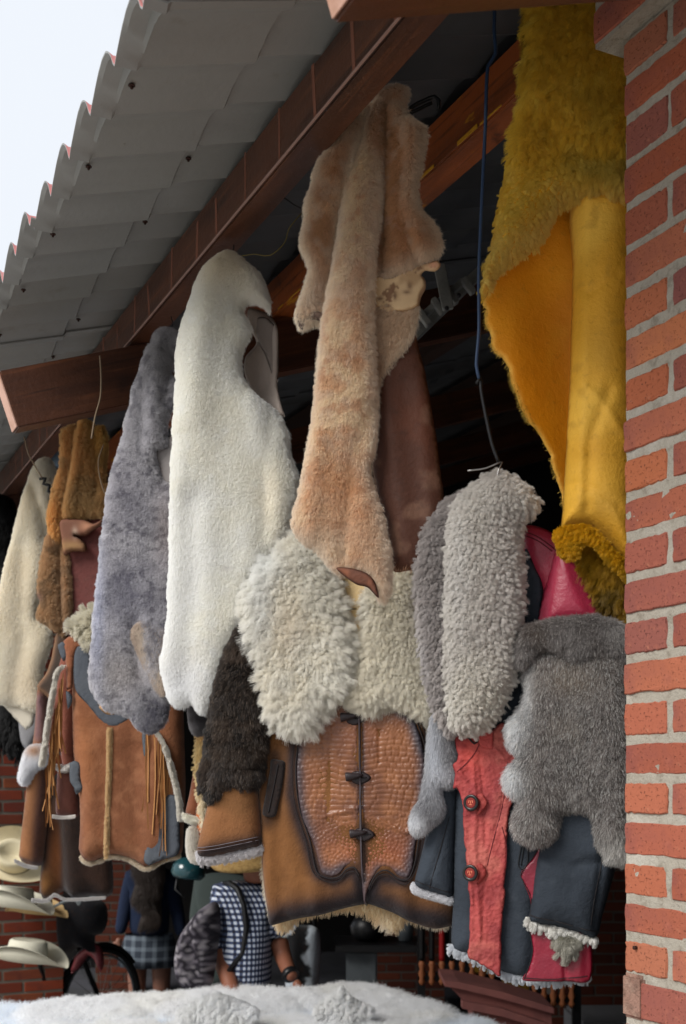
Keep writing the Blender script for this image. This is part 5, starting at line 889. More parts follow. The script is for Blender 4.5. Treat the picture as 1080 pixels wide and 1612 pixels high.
wire('tangled dark wire loops left of the pale tan sheepskin top', [(490, 260), (494, 235), (500, 215), (509, 210), (515, 222), (508, 236), (498, 228), (492, 212)], .0014, m_iron, Y=2.6)
wire('dark loose wire ends crossing toward the pale tan sheepskin from the eaves beam', [(425, 305), (445, 310), (462, 322), (478, 330)], .0018, m_iron, Y=2.7)
wire('thin yellowish wire curving between the white and the tan sheepskins', [(380, 403), (400, 400), (425, 402), (448, 382), (455, 360), (475, 335)], .0011, M('brass wire', S(130, 116, 60), .5), Y=2.75)
wire('short hook wire above the tallest pure white sheepskin', [(366, 376), (368, 388), (364, 410)], .0014, m_iron, Y=2.72, cat='hook', name='hanger_hook')
wire('short hook wire above the mottled grey sheepskin', [(269, 498), (272, 508), (268, 525)], .0014, m_iron, Y=3.05, cat='hook', name='hanger_hook')
wire('pale twine hanging over the rafter down to the orange sheepskin', [(157, 560), (159, 590), (158, 625), (150, 655), (144, 690)], .0022, m_rope, Y=3.22, name='twine', cat='twine')
wire('curved pale twine loop on the right side of the orange sheepskin', [(163, 700), (155, 725), (158, 755), (168, 785), (177, 815)], .0020, m_rope, Y=3.68, name='twine', cat='twine')
wire('pale twine slanting down to the leftmost cream sheepskin', [(38, 688), (45, 715), (56, 735), (66, 752)], .0024, m_rope, Y=4.1, name='twine', cat='twine')
wire('black knotted wire stuck in the leftmost cream sheepskin', [(62, 754), (72, 753), (68, 762), (78, 764), (76, 774), (86, 778)], .005, m_rubber, Y=4.15)
wire('thin light twine loop over the maroon leather of the orange sheepskin', [(168, 880), (160, 895), (158, 910), (166, 920)], .0012, m_rope, Y=3.7, name='twine', cat='twine')
# grey metal bracket under the inner roof
m_grey = M('dusty grey metal', S(132, 132, 128), .6, mott=[(12, S(100, 100, 98), .45, .65, .7)])
t = thing('roof_bracket', 'pale grey slotted metal bracket in the dark between the tan and yellow hides', 'bracket', tuple(Ppx(700, 480, 3.4)))
def bar(nm, p, q, w_, dpt, mat, par, Y=3.4):
    a, b = Ppx(*p, Y), Ppx(*q, Y); d = b-a; L_ = np.linalg.norm(d); d /= L_; s_ = np.cross(d, [0, 1., 0]); return boxm(nm, a-s_*w_/2, d*L_, s_*w_, (0, dpt, 0), mat, par, bevel=.002)
bar('rail', (648, 530), (770, 412), .028, .03, m_grey, t); bar('rail', (650, 508), (730, 440), .016, .03, m_grey, t, 3.35); bar('strut', (692, 415), (706, 485), .03, .02, m_grey, t, 3.3)
for (x, y) in ((668, 497), (690, 478), (712, 462), (738, 446)): bar('cross_bar', (x-8, y-10), (x+8, y+12), .016, .03, m_grey, t, 3.33)
for (x, y) in ((703, 486), (722, 466)):
    V, Fc = lathe_vf(Ppx(x, y, 3.28), (0, -1, 0), [(.006, 0), (.006, .006), (.003, .008)], 8); mesh('bolt', V, Fc, m_iron, t)
t = thing('awning_rail', 'pale blue-grey metal strip in the dark between the cream and orange hides', 'bracket', tuple(Ppx(90, 720, 4.6)))
bar('strip', (82, 728), (100, 710), .05, .02, M('blue-grey paint', S(120, 140, 160), .5), t, 4.6)
# ---------------- table with white hides ----------------
m_plank = M('table boards', S(130, 96, 66), .7, mott=[(6, S(100, 72, 50), .45, .65, .7, (8, 1, 1))])
t = thing('table', 'wooden trestle table carrying the flat white sheepskins', 'table', (-.2, 4.2, 0))
boxm('table_top', (-1.55, 3.55, .955), (2.35, 0, 0), (0, 1.3, 0), (0, 0, .035), m_plank, t, bevel=.004)
for x in (-1.45, .7):
    for y in (3.62, 4.72): boxm('leg', (x, y, 0), (.06, 0, 0), (0, .06, 0), (0, 0, .954), m_plank, t, bevel=.004)
def flat(zt): 
    p = Plane(0, 0, 1, normal=(0, 0, 1), eh=(1, 0, 0)); p.o = np.array([-.3, 4.2, zt]); return p
whc = colfn(S(232, 233, 236), mott=[(4, S(226, 222, 208), .5, .7, .5)])
for (zt, pg, T_, lab, c_, cnt) in [
    (1.02, [(-60, 1592), (40, 1594), (140, 1584), (250, 1578), (330, 1574), (420, 1573), (520, 1570), (600, 1576), (660, 1590), (710, 1604), (770, 1616), (820, 1650), (800, 1720), (-250, 1720), (-200, 1620)], .03, 'bluish white sheepskin spread flat as the bottom layer on the table', colfn(S(214, 224, 240)), 90000),
    (1.03, [(120, 1584), (180, 1580), (260, 1577), (320, 1572), (345, 1566), (420, 1571), (470, 1573), (520, 1566), (560, 1562), (610, 1570), (650, 1582), (690, 1596), (720, 1612), (640, 1640), (400, 1650), (60, 1640), (20, 1610), (60, 1596)], .035, 'fluffy cream-white sheepskin lying uppermost on the table', whc, 120000)]:
    p = flat(zt); hh = thing('hide', lab, 'sheepskin', (-.3, 4.2, zt), 'white sheepskins on the table')
    D = panel('fleece', p, pg, T=T_*.8, R=.05, back=.028, res=.012, wob=.016, wobs=9, bumps=wool(.012, .05), mat=m_base, parent=hh, col=c_, folds=[([(140, 1600), (400, 1590), (640, 1600)], .012, .04), ([(100, 1625), (500, 1610)], -.02, .05), ([(200, 1590), (280, 1640)], -.015, .03), ([(450, 1580), (520, 1640)], -.015, .03)] if zt > 1.025 else ())
    fur(D, cnt, .028, rad=.0008, clump=.65, csize=.016, lay=.7, comb=(.4, .7), grav=.15, spread=.5, gam=.35, col=c_, var=.08)
p = Plane(545, 1560, 4.55, -10); hh = thing('hide', 'small white sheepskin offcut standing up in a peak on the table pile', 'sheepskin', tuple(Ppx(545, 1570, 4.55)), 'white sheepskins on the table')
D = panel('fleece', p, [(495, 1590), (512, 1572), (526, 1562), (536, 1556), (541, 1549), (547, 1562), (560, 1572), (590, 1590), (560, 1610), (510, 1610)], T=.015, R=.03, back=.02, res=.01, wob=.02, wobs=14, mat=m_base, parent=hh, col=whc); fur(D, 16000, .016, rad=.0008, clump=.5, csize=.016, lay=.5, gam=.3, col=whc)
p = Plane(345, 1570, 4.5, -10); hh = thing('hide', 'white sheepskin hump in front of the man in the checked shirt', 'sheepskin', tuple(Ppx(340, 1580, 4.5)), 'white sheepskins on the table')
D = panel('fleece', p, [(280, 1592), (310, 1576), (330, 1566), (350, 1563), (378, 1574), (410, 1590), (390, 1610), (300, 1610)], T=.02, R=.04, back=.02, res=.012, wob=.02, wobs=14, mat=m_base, parent=hh, col=whc); fur(D, 20000, .016, rad=.0008, clump=.5, csize=.016, lay=.5, gam=.3, col=whc)
# ---------------- hats on the far pier ----------------
def hat(lab, px, py, Y, col_, band, tilt=(0, 0, 0), s=1.0, curl=.05, hgt=.105):
    c = Ppx(px, py, Y); t = thing('hat', lab, 'hat', tuple(c), 'hats hanging on the far pier'); t.rotation_euler = tilt
    mt = M('hat felt '+'%d' % int(col_[0]*1000), col_, .8, mott=[(14, tuple(v*.8 for v in col_), .5, .75, .5)], bumps=[('noise', 120, .001), ('wave', 90, .0006)])
    N_ = 48; prof = [(0, .72), (.35, .74), (.62, .92), (.82, 1.0), (.94, .9), (1.0, .6), (1.06, .15), (1.10, 0), (1.3, -.02), (1.6, -.02), (1.9, .0), (2.12, .03)]
    def mk(off, rngp):
        V = []
        for (r_, z_) in rngp:
            for k in range(N_):
                a = 2*math.pi*k/N_; x = .088*r_*math.cos(a)*s; y = .104*r_*math.sin(a)*s
                z = z_*hgt*s
                if r_ < .7: z -= .018*s*math.exp(-(x/(.03*s))**2)
                if r_ > 1.1: q = (r_-1.1)/1.0; z += curl*1.6*q*q*abs(math.cos(a))**1.5*s-.02*q*q*abs(math.sin(a))**2*s; x *= 1-.12*q*q
                V.append((x, y, z+off))
        Fc = []
        for i in range(len(rngp)-1):
            for k in range(N_): Fc.append((i*N_+k, i*N_+(k+1) % N_, (i+1)*N_+(k+1) % N_, (i+1)*N_+k))
        return V, [f[::-1] for f in Fc]
    for nm, rg in (('crown', prof[:8]), ('brim', prof[7:])):
        V1, F1 = mk(0, rg); V2, F2 = mk(-.003, rg); n1 = len(V1); nr_ = len(rg)
        Fc = F1+[tuple(i+n1 for i in f[::-1]) for f in F2]
        for k in range(N_): a = (nr_-1)*N_+k; b = (nr_-1)*N_+(k+1) % N_; Fc.append((a, b, b+n1, a+n1))
        o = mesh(nm, V1+V2, Fc, mt, None, smooth=True); o.parent = t
    R_ = [(.092*math.cos(2*math.pi*k/N_)*s*1.035, .109*math.sin(2*math.pi*k/N_)*s*1.035) for k in range(N_)]
    V = [(x, y, z) for z in (.002, .018*s) for x, y in R_]; o = mesh('hat_band', V, [(k, (k+1) % N_, N_+(k+1) % N_, N_+k) for k in range(N_)], M('band', band, .6), None, smooth=True); o.parent = t
    return t
hat('light beige felt cowboy hat hanging lowest on the far brick pier', 42, 1511, 6.55, S(206, 202, 184), S(120, 110, 96), (.10, .03, 1.45), 1.05)
hat('cream straw hat with a thin black band, middle of the hats on the pier', 20, 1428, 6.5, S(206, 192, 160), S(30, 26, 24), (.08, .12, 1.35), 1.05)
hat('tan straw hat peeking out behind the banded straw hat', 58, 1436, 6.75, S(186, 158, 112), S(90, 70, 50), (.1, .0, 1.5), .8)
hat('cream hat hanging on edge with its underside showing, topmost on the pier', 22, 1352, 6.4, S(208, 196, 164), S(30, 26, 24), (.5, -1.05, 1.2), .95)
# ---------------- people ----------------
def skinned(name, joints, edges, mat, parent, sub=2, off=(0, 0, 0), **kw):
    """one continuous surface grown over a skeleton: joints name -> (x,y,z,r or (rx,ry))"""
    names = list(joints); me = bpy.data.meshes.new(name); bm = bmesh.new(); ly = bm.verts.layers.skin.verify(); vs_ = {}
    for i, n_ in enumerate(names):
        j = joints[n_]; v = bm.verts.new((j[0]+off[0], j[1]+off[1], j[2]+off[2])); r_ = j[3]; v[ly].radius = (r_, r_) if not hasattr(r_, '__len__') else r_; v[ly].use_root = (i == 0); vs_[n_] = v
    for a, b in edges: bm.edges.new((vs_[a], vs_[b]))
    bm.to_mesh(me); bm.free(); me.materials.append(mat); o = bpy.data.objects.new(name, me); fin(o, parent, **kw)
    m_ = o.modifiers.new('skin', 'SKIN'); m_.use_smooth_shade = True; s_ = o.modifiers.new('sub', 'SUBSURF'); s_.levels = sub; s_.render_levels = sub; return o
def hand(parent, wrist, dirv, mat, side=1, s=1.0):
    d = np.array(dirv, float); d /= np.linalg.norm(d); x = np.cross(d, [0, 1., 0]); x /= np.linalg.norm(x); y = np.cross(d, x); w_ = np.array(wrist, float)
    J = {'w': (*w_, .022*s), 'p': (*(w_+d*.05*s), (.034*s, .018*s))}; E = [('w', 'p')]
    for k, (ox, ln) in enumerate([(-.026, .065), (-.009, .075), (.009, .07), (.025, .055)]):
        b = w_+d*.085*s+x*ox*s; J[f'a{k}'] = (*b, .0095*s); J[f'b{k}'] = (*(b+d*ln*.5*s+y*.008*side*s), .0085*s); J[f'c{k}'] = (*(b+d*ln*.8*s+y*.028*side*s), .007*s)
        E += [('p', f'a{k}'), (f'a{k}', f'b{k}'), (f'b{k}', f'c{k}')]
    b = w_+d*.035*s-x*.038*s; J['t0'] = (*b, .011*s); J['t1'] = (*(b+d*.045*s-x*.012*s+y*.012*side), .009*s); E += [('p', 't0'), ('t0', 't1')]
    return skinned('hand', J, E, mat, parent, 1)
m_skinp = M('tanned skin', S(128, 80, 60), .55, spec=.35); m_legs = M('bare legs', S(128, 88, 72), .55, spec=.35)
# gingham shirt
def gingham():
    m = bpy.data.materials.new('gingham shirt'); m.use_nodes = True; n = m.node_tree; N = n.nodes; K = n.links.new; b = N['Principled BSDF']; b.inputs['Roughness'].default_value = .85
    tc_ = N.new('ShaderNodeTexCoord'); sp_ = N.new('ShaderNodeSeparateXYZ'); K(tc_.outputs['Object'], sp_.inputs[0]); fs_ = []
    ad = N.new('ShaderNodeMath'); ad.operation = 'ADD'; K(sp_.outputs['X'], ad.inputs[0]); K(sp_.outputs['Y'], ad.inputs[1])
    for src in (ad.outputs[0], sp_.outputs['Z']):
        w_ = N.new('ShaderNodeMath'); w_.operation = 'MULTIPLY'; w_.inputs[1].default_value = 1/.025; K(src, w_.inputs[0])
        f_ = N.new('ShaderNodeMath'); f_.operation = 'FRACT'; K(w_.outputs[0], f_.inputs[0]); g_ = N.new('ShaderNodeMath'); g_.operation = 'GREATER_THAN'; g_.inputs[1].default_value = .5; K(f_.outputs[0], g_.inputs[0]); fs_.append(g_)
    s_ = N.new('ShaderNodeMath'); s_.operation = 'ADD'; K(fs_[0].outputs[0], s_.inputs[0]); K(fs_[1].outputs[0], s_.inputs[1])
    h_ = N.new('ShaderNodeMath'); h_.operation = 'MULTIPLY'; h_.inputs[1].default_value = .5; K(s_.outputs[0], h_.inputs[0])
    r_ = N.new('ShaderNodeValToRGB'); e = r_.color_ramp.elements; e[0].color = (*S(190, 196, 208), 1); e[1].color = (*S(16, 20, 38), 1); x = e.new(.5); x.color = (*S(58, 70, 100), 1); K(h_.outputs[0], r_.inputs['Fac']); K(r_.outputs['Color'], b.inputs['Base Color']); return m
MY = 5.5; mp = lambda x, y, d=0: Ppx(x, y, MY+d)
man = thing('person', 'man in blue and white checked short-sleeved shirt and golden straw hat', 'person', tuple(mp(390, 1225)*np.array([1, 1, 0])))
J = {'pelvis': (*mp(388, 1590), (.17, .13)), 'waist': (*mp(386, 1540), (.165, .125)), 'chest': (*mp(388, 1470), (.185, .135)), 'upper': (*mp(390, 1415), (.17, .11)), 'neck': (*mp(400, 1385), .065)}
E = [('pelvis', 'waist'), ('waist', 'chest'), ('chest', 'upper'), ('upper', 'neck')]
J.update({'sl': (*mp(350, 1410), .075), 'el': (*mp(348, 1478, -.05), .07), 'sl2': (*mp(349, 1499, -.06), .068), 'sr': (*mp(424, 1412), .075), 'er': (*mp(438, 1480, -.02), .066)}); E += [('upper', 'sl'), ('sl', 'el'), ('el', 'sl2'), ('upper', 'sr'), ('sr', 'er')]
skinned('shirt', J, E, gingham(), man)
def arms(parent, chain, mat): 
    J = {str(i): c for i, c in enumerate(chain)}; return skinned('arm', J, [(str(i), str(i+1)) for i in range(len(chain)-1)], mat, parent)
arms(man, [(*mp(349, 1485, -.05), .05), (*mp(352, 1518, -.08), .045), (*mp(366, 1560, -.2), .036), (*mp(378, 1585, -.3), .03)], m_skinp); hand(man, mp(380, 1588, -.3), (.3, -.3, -.9), m_skinp)
arms(man, [(*mp(438, 1475, -.02), .046), (*mp(445, 1505, -.03), .042), (*mp(456, 1532, -.15), .034), (*mp(462, 1541, -.18), .027)], m_skinp); hand(man, mp(464, 1543, -.19), (.5, -.2, -.75), m_skinp, -1)
V, Fc = lathe_vf(mp(457, 1534, -.155), mp(462, 1541, -.18)-mp(456, 1532, -.15), [(.037, -.014), (.040, -.01), (.040, .01), (.037, .014)], 16); mesh('watch', V, Fc, m_black, man, smooth=True)
J = {'neck': (*mp(401, 1392), .058), 'nk': (*mp(402, 1380), .055), 'jaw': (*mp(404, 1364), (.07, .085)), 'head': (*mp(401, 1342), (.085, .10)), 'top': (*mp(399, 1324), (.06, .07))}
skinned('head', J, [('neck', 'nk'), ('nk', 'jaw'), ('jaw', 'head'), ('head', 'top')], m_skinp, man)
J = {'n': (*(mp(437, 1348)), .010), 'm': (*(mp(433, 1352)), .018)}; skinned('nose', J, [('n', 'm')], m_skinp, man, 1)
V, Fc = lathe_vf(mp(392, 1358, -.09), (0, -1, .1), [(.012, -.02), (.028, -.004), (.024, .006), (.010, .004)], 14); mesh('ear', V, Fc, m_skinp, man, smooth=True)
D_ = skinned('hair', {'a': (*mp(389, 1368, .02), .06), 'b': (*mp(388, 1347, .02), (.09, .10)), 'c': (*mp(396, 1324, .01), (.08, .09))}, [('a', 'b'), ('b', 'c')], M('black hair', S(26, 22, 20), .5), man)
hm = M('golden straw', S(196, 160, 100), .8, mott=[(60, S(150, 110, 60), .45, .65, .7)], bumps=[('wave', 70, .004)])
V, Fc = lathe_vf(mp(388, 1358), (-.05, -.12, 1), [(.15, -.018), (.165, 0), (.15, .012), (.115, .03), (.108, .10), (.08, .125), (.01, .12)], 30); mesh('straw_hat', V, Fc, hm, man, smooth=True)
m_tr = M('teal trousers', S(34, 92, 128), .85); g = Vector((mp(388, 1590)[0], MY, 0))
zf = EYE-(1600-1225)/F*MY
J = {'hip': (g.x, MY, zf+.02, (.16, .12)), 'l0': (g.x-.09, MY, zf-.1, .10), 'l1': (g.x-.1, MY, .5, .07), 'l2': (g.x-.1, MY+.02, .1, .055), 'r0': (g.x+.09, MY, zf-.1, .10), 'r1': (g.x+.1, MY-.05, .5, .07), 'r2': (g.x+.1, MY+.02, .1, .055)}
skinned('trousers', J, [('hip', 'l0'), ('l0', 'l1'), ('l1', 'l2'), ('hip', 'r0'), ('r0', 'r1'), ('r1', 'r2')], m_tr, man)
for s_ in (-.1, .1):
    J = {'a': (g.x+s_, MY+.03, .07, .055), 'b': (g.x+s_, MY-.06, .045, .045), 'c': (g.x+s_, MY-.17, .035, .035)}; skinned('shoe', J, [('a', 'b'), ('b', 'c')], m_black, man, 1)
# backpack
bp = thing('backpack', 'speckled black and white backpack hanging on the back of the man in checked shirt', 'backpack', tuple(mp(315, 1490)))
D = panel('bag_body', Plane(312, 1490, MY-.12, -25), [(322, 1425), (338, 1420), (346, 1440), (345, 1480), (340, 1520), (334, 1550), (318, 1562), (300, 1555), (288, 1535), (284, 1505), (290, 1475), (302, 1450), (312, 1435)], T=.11, R=.11, back=.03, res=.014, wob=.03, wobs=9, mat=M('speckled cloth', attr=True, rough=.9, bumps=[('noise', 60, .006)]), parent=bp, col=colfn(S(34, 30, 38), mott=[(110, S(110, 104, 112), .54, .60, .8), (150, S(160, 154, 158), .62, .67, .7)]), folds=[([(335, 1440), (305, 1480), (300, 1540)], .02, .03), ([(320, 1470), (325, 1550)], -.02, .02)])
tube('strap', [mp(352, 1392, .0), mp(362, 1390, -.08), mp(374, 1400, -.12), mp(384, 1425, -.145), mp(388, 1460, -.15), mp(382, 1500, -.15), mp(360, 1530, -.15)], .013, m_rubber, bp)
# dark second person edge behind the man
oth = thing('person', 'person in dark green hooded jacket mostly hidden behind the man in the checked shirt', 'person', tuple(np.array([Ppx(350, 1400, 6.4)[0], 6.4, 0])))
mo_ = lambda x, y: Ppx(x, y, 6.4); m_gr = M('dark green cloth', S(52, 60, 58), .9)
skinned('jacket', {'p': (*mo_(350, 1560), (.19, .14)), 'c': (*mo_(352, 1450), (.2, .15)), 'u': (*mo_(350, 1395), (.15, .11)), 'n': (*mo_(352, 1370), .08), 's': (*mo_(322, 1400), .08), 'e': (*mo_(314, 1470), .065), 's2': (*mo_(384, 1400), .08), 'e2': (*mo_(390, 1470), .065)}, [('p', 'c'), ('c', 'u'), ('u', 'n'), ('u', 's'), ('s', 'e'), ('u', 's2'), ('s2', 'e2')], m_gr, oth)
skinned('head', {'a': (*mo_(352, 1362), .055), 'b': (*mo_(352, 1342), (.085, .1)), 'c': (*mo_(352, 1318), (.08, .09))}, [('a', 'b'), ('b', 'c')], M('dark hair', S(24, 20, 19), .5), oth)
xo = mo_(350, 1560)[0]; zo = mo_(350, 1560)[2]
skinned('trousers', {'hip': (xo, 6.4, zo, (.16, .12)), 'l0': (xo-.09, 6.4, zo-.15, .09), 'l2': (xo-.1, 6.4, .06, .055), 'r0': (xo+.09, 6.4, zo-.15, .09), 'r2': (xo+.1, 6.4, .06, .055)}, [('hip', 'l0'), ('l0', 'l2'), ('hip', 'r0'), ('r0', 'r2')], M('black cloth', S(26, 27, 32), .9), oth)
# woman in plaid skirt
WY = 8.4; wp = lambda x, y, d=0: Ppx(x, y, WY+d)
wo = thing('person', 'woman with long dark hair, navy sweater and grey plaid skirt walking away inside the shop', 'person', tuple(wp(235, 1225)*np.array([1, 1, 0])))
m_navy = M('navy sweater', S(20, 32, 56), .9, bumps=[('noise', 40, .006)])
J = {'w': (*wp(235, 1478), (.165, .12)), 'ws': (*wp(235, 1450), (.145, .105)), 'c': (*wp(236, 1410), (.165, .12)), 'u': (*wp(236, 1378), (.14, .09)), 'n': (*wp(236, 1360), .055), 'sl': (*wp(207, 1382), .065), 'e': (*wp(197, 1430, -.02), .055), 'h': (*wp(188, 1472, -.06), .04), 'sr': (*wp(264, 1382), .065), 'er': (*wp(278, 1430, -.02), .055), 'hr': (*wp(286, 1474, -.06), .04)}
skinned('sweater', J, [('w', 'ws'), ('ws', 'c'), ('c', 'u'), ('u', 'n'), ('u', 'sl'), ('sl', 'e'), ('e', 'h'), ('u', 'sr'), ('sr', 'er'), ('er', 'hr')], m_navy, wo)
hand(wo, wp(187, 1476, -.06), (.05, -.1, -1), m_legs, 1, .9); hand(wo, wp(288, 1478, -.06), (.05, -.1, -1), m_legs, -1, .9)
def plaid():
    m = bpy.data.materials.new('plaid skirt'); m.use_nodes = True; n = m.node_tree; N = n.nodes; K = n.links.new; b = N['Principled BSDF']; b.inputs['Roughness'].default_value = .9
    tc_ = N.new('ShaderNodeTexCoord'); sp_ = N.new('ShaderNodeSeparateXYZ'); K(tc_.outputs['Object'], sp_.inputs[0]); prev = None
    for src, p_ in ((sp_.outputs['X'], .075), (sp_.outputs['Z'], .07)):
        w_ = N.new('ShaderNodeMath'); w_.operation = 'MULTIPLY'; w_.inputs[1].default_value = 1/p_; K(src, w_.inputs[0]); f_ = N.new('ShaderNodeMath'); f_.operation = 'FRACT'; K(w_.outputs[0], f_.inputs[0])
        g_ = N.new('ShaderNodeMath'); g_.operation = 'GREATER_THAN'; g_.inputs[1].default_value = .62; K(f_.outputs[0], g_.inputs[0])
        if prev is None: prev = g_
        else: s_ = N.new('ShaderNodeMath'); s_.operation = 'ADD'; K(prev.outputs[0], s_.inputs[0]); K(g_.outputs[0], s_.inputs[1]); prev = s_
    h_ = N.new('ShaderNodeMath'); h_.operation = 'MULTIPLY'; h_.inputs[1].default_value = .5; K(prev.outputs[0], h_.inputs[0])
    r_ = N.new('ShaderNodeValToRGB'); e = r_.color_ramp.elements; e[0].color = (*S(38, 46, 58), 1); e[1].color = (*S(104, 114, 124), 1); K(h_.outputs[0], r_.inputs['Fac']); K(r_.outputs['Color'], b.inputs['Base Color']); return m
c0 = wp(235, 1470); z0 = c0[2]; N_ = 40; V = []; Fc = []; rows = [(.165, .12, 0), (.185, .14, -.07), (.205, .16, -.15), (.215, .17, -.22), (.205, .16, -.215), (.19, .15, -.1), (.16, .115, -.005)]
for j, (rx, ry, dz) in enumerate(rows):
    for k in range(N_):
        a = 2*math.pi*k/N_; pl_ = 1+.035*math.sin(a*14)*(-dz/.22); V.append((c0[0]+rx*pl_*math.cos(a), WY+ry*pl_*math.sin(a), z0+dz))
for j in range(len(rows)-1):
    for k in range(N_): Fc.append((j*N_+k, (j+1)*N_+k, (j+1)*N_+(k+1) % N_, j*N_+(k+1) % N_))
mesh('skirt', V, Fc, plaid(), wo, smooth=True)
for s_ in (-1, 1):
    x = c0[0]+s_*.085; skinned('leg', {'h': (x, WY, z0-.1, .085), 'k': (x, WY, .47, .06), 'c': (x, WY+.0, .34, .058), 'a': (x, WY+.02, .1, .036)}, [('h', 'k'), ('k', 'c'), ('c', 'a')], m_legs, wo)
    skinned('sock', {'k': (x, WY, .385, .062), 'c': (x, WY, .33, .061), 'a': (x, WY+.02, .1, .042)}, [('k', 'c'), ('c', 'a')], m_rubber, wo)
    skinned('shoe', {'a': (x, WY+.0, .06, .05), 'b': (x, WY+.13, .035, .035)}, [('a', 'b')], m_black, wo, 1)
skinned('head', {'n': (*wp(236, 1368), .05), 'j': (*wp(236, 1350), .065), 'h': (*wp(236, 1334), (.08, .09))}, [('n', 'j'), ('j', 'h')], m_legs, wo)
m_hair = M('long dark hair', S(34, 24, 20), .45, bumps=[('wave', 40, .004)], spec=.4)
D = panel('hair', Plane(236, 1400, WY-.13, 0), [(226, 1318), (236, 1312), (248, 1318), (253, 1350), (256, 1395), (252, 1430), (246, 1450), (238, 1440), (230, 1448), (222, 1430), (216, 1400), (217, 1370), (220, 1345)], T=.04, R=.08, back=.10, res=.02, mat=M('hair base', attr=True, rough=.6), parent=wo, col=colfn(S(30, 22, 18)))
fur(D, 14000, .09, rad=.0014, lay=2.5, spread=.12, grav=.2, col=colfn(S(40, 28, 22)), var=.3, k=4)
# ---------------- shop furniture and stock, dim in the background ----------------
m_blk = M('black lacquer', S(16, 16, 18), .4); m_cop = M('turned wood', S(150, 90, 56), .5); m_redp = M('red paint', S(150, 24, 26), .5); m_ylp = M('yellow board', S(140, 104, 30), .7); m_pink = M('pink painted concrete', S(140, 88, 82), .85, mott=[(4, S(116, 74, 72), .45, .65, .6)], bumps=[('noise', 30, .004)])
def rack(lab, x0, x1, y0, y1, Y, n_, red=None):
    t = thing('cane_rack', lab, 'rack', tuple(Ppx(x0, y1, Y)), 'black racks of canes in the shop'); k_ = Y/F
    boxm('rail', Ppx(x0-6, y1, Y+.02), ((x1-x0+12)*k_, 0, 0), (0, .05, 0), (0, 0, .04), m_blk, t); boxm('rail', Ppx(x0-6, y0+6, Y+.02), ((x1-x0+12)*k_, 0, 0), (0, .05, 0), (0, 0, .04), m_blk, t)
    for x in (x0-6, x1+4): boxm('post', (Ppx(x, y0, Y)[0], Y+.02, 0), (.04, 0, 0), (0, .05, 0), (0, 0, Ppx(x, y0, Y)[2]), m_blk, t)
    for i in range(n_):
        x = x0+(x1-x0)*i/(n_-1); c = Ppx(x, y1, Y); zt = Ppx(x, y0, Y)[2]+random.uniform(-.03, .05); r_ = .018
        V, Fc = lathe_vf((c[0], Y, c[2]-.02), (0, 0, 1), [(r_*.5, 0), (r_, .02), (r_*.6, .035), (r_*1.1, .06), (r_*.6, .085), (r_, .11), (r_*.7, .13)], 12); sp_ = mesh('spindle', V, Fc, m_cop, t, smooth=True)
        V, Fc = lathe_vf((c[0], Y, c[2]+.11), (0, 0, 1), [(r_*.8, 0), (r_*.9, .02), (r_*.8, zt-c[2]-.2), (r_*.5, zt-c[2]-.11)], 10); mesh('cane', V, Fc, m_redp if i == red else m_blk, t, smooth=True)
rack('black rack of canes with turned wood ends and one red cane', 664, 775, 1400, 1545, 6.4, 8, red=2)
rack('short black rack of canes with turned wood ends under the crimson coat hem', 842, 900, 1440, 1580, 6.2, 5)
t = thing('display_board', 'dull mustard yellow board behind the hem of the red and black coat', 'board', tuple(Ppx(790, 1540, 6.9))); boxm('board', Ppx(742, 1578, 6.9), (.34, 0, 0), (0, .04, 0), (0, 0, .36), m_ylp, t, bevel=.005); boxm('leg', (Ppx(748, 0, 6.9)[0], 6.93, 0), (.03, 0, 0), (0, .03, 0), (0, 0, .9), m_blk, t); boxm('leg', (Ppx(828, 0, 6.9)[0], 6.93, 0), (.03, 0, 0), (0, .03, 0), (0, 0, .9), m_blk, t)
t = thing('stair_parapet', 'pink painted sloping concrete parapet at the bottom behind the table', 'parapet', tuple(Ppx(780, 1600, 5.8)))
def prism(nm, pts, Y, dpt, mat, par):
    n_ = len(pts); V = [Ppx(x, y, Y) for x, y in pts]+[Ppx(x, y, Y)+np.array([0, dpt, 0]) for x, y in pts]; Fc = [tuple(range(n_)), tuple(range(n_, 2*n_))[::-1]]+[(i, i+n_, (i+1) % n_+n_, (i+1) % n_) for i in range(n_)]
    return mesh(nm, V, Fc, mat, par)
prism('slab', [(702, 1548), (720, 1549), (790, 1566), (868, 1590), (872, 1860), (770, 1860), (745, 1590)], 5.8, .3, m_pink, t); prism('coping', [(700, 1545), (722, 1546), (792, 1562), (872, 1587), (872, 1596), (792, 1573), (722, 1556), (700, 1553)], 5.76, .38, m_pink, t); prism('ledge', [(728, 1576), (790, 1588), (862, 1612), (862, 1622), (790, 1600), (728, 1588)], 5.74, .08, m_pink, t)
t = thing('stone_block', 'grey stone block on the floor beside the inner brick wall', 'block', tuple(Ppx(950, 1600, 7.6))); boxm('block', (Ppx(915, 0, 7.4)[0], 7.4, 0), (.45, 0, 0), (0, .6, 0), (0, 0, .50), M('grey stone', S(96, 96, 98), .9, bumps=[('noise', 20, .01)]), t, bevel=.02)
t = thing('metal_stand', 'grey metal pedestal stand with dark tray behind the table', 'stand', tuple(Ppx(565, 1560, 6.6))); x = Ppx(545, 0, 6.6)[0]
m_gm = M('painted steel', S(88, 94, 98), .6, mott=[(5, S(66, 70, 74), .45, .65, .6)]); boxm('cabinet', (x, 6.6, .1), (.17, 0, 0), (0, .3, 0), (0, 0, .95), m_gm, t, bevel=.01); boxm('tray', (x-.06, 6.52, 1.055), (.5, 0, 0), (0, .42, 0), (0, 0, .04), m_blk, t, bevel=.006); boxm('foot', (x-.02, 6.58, .0), (.21, 0, 0), (0, .34, 0), (0, 0, .098), m_blk, t)
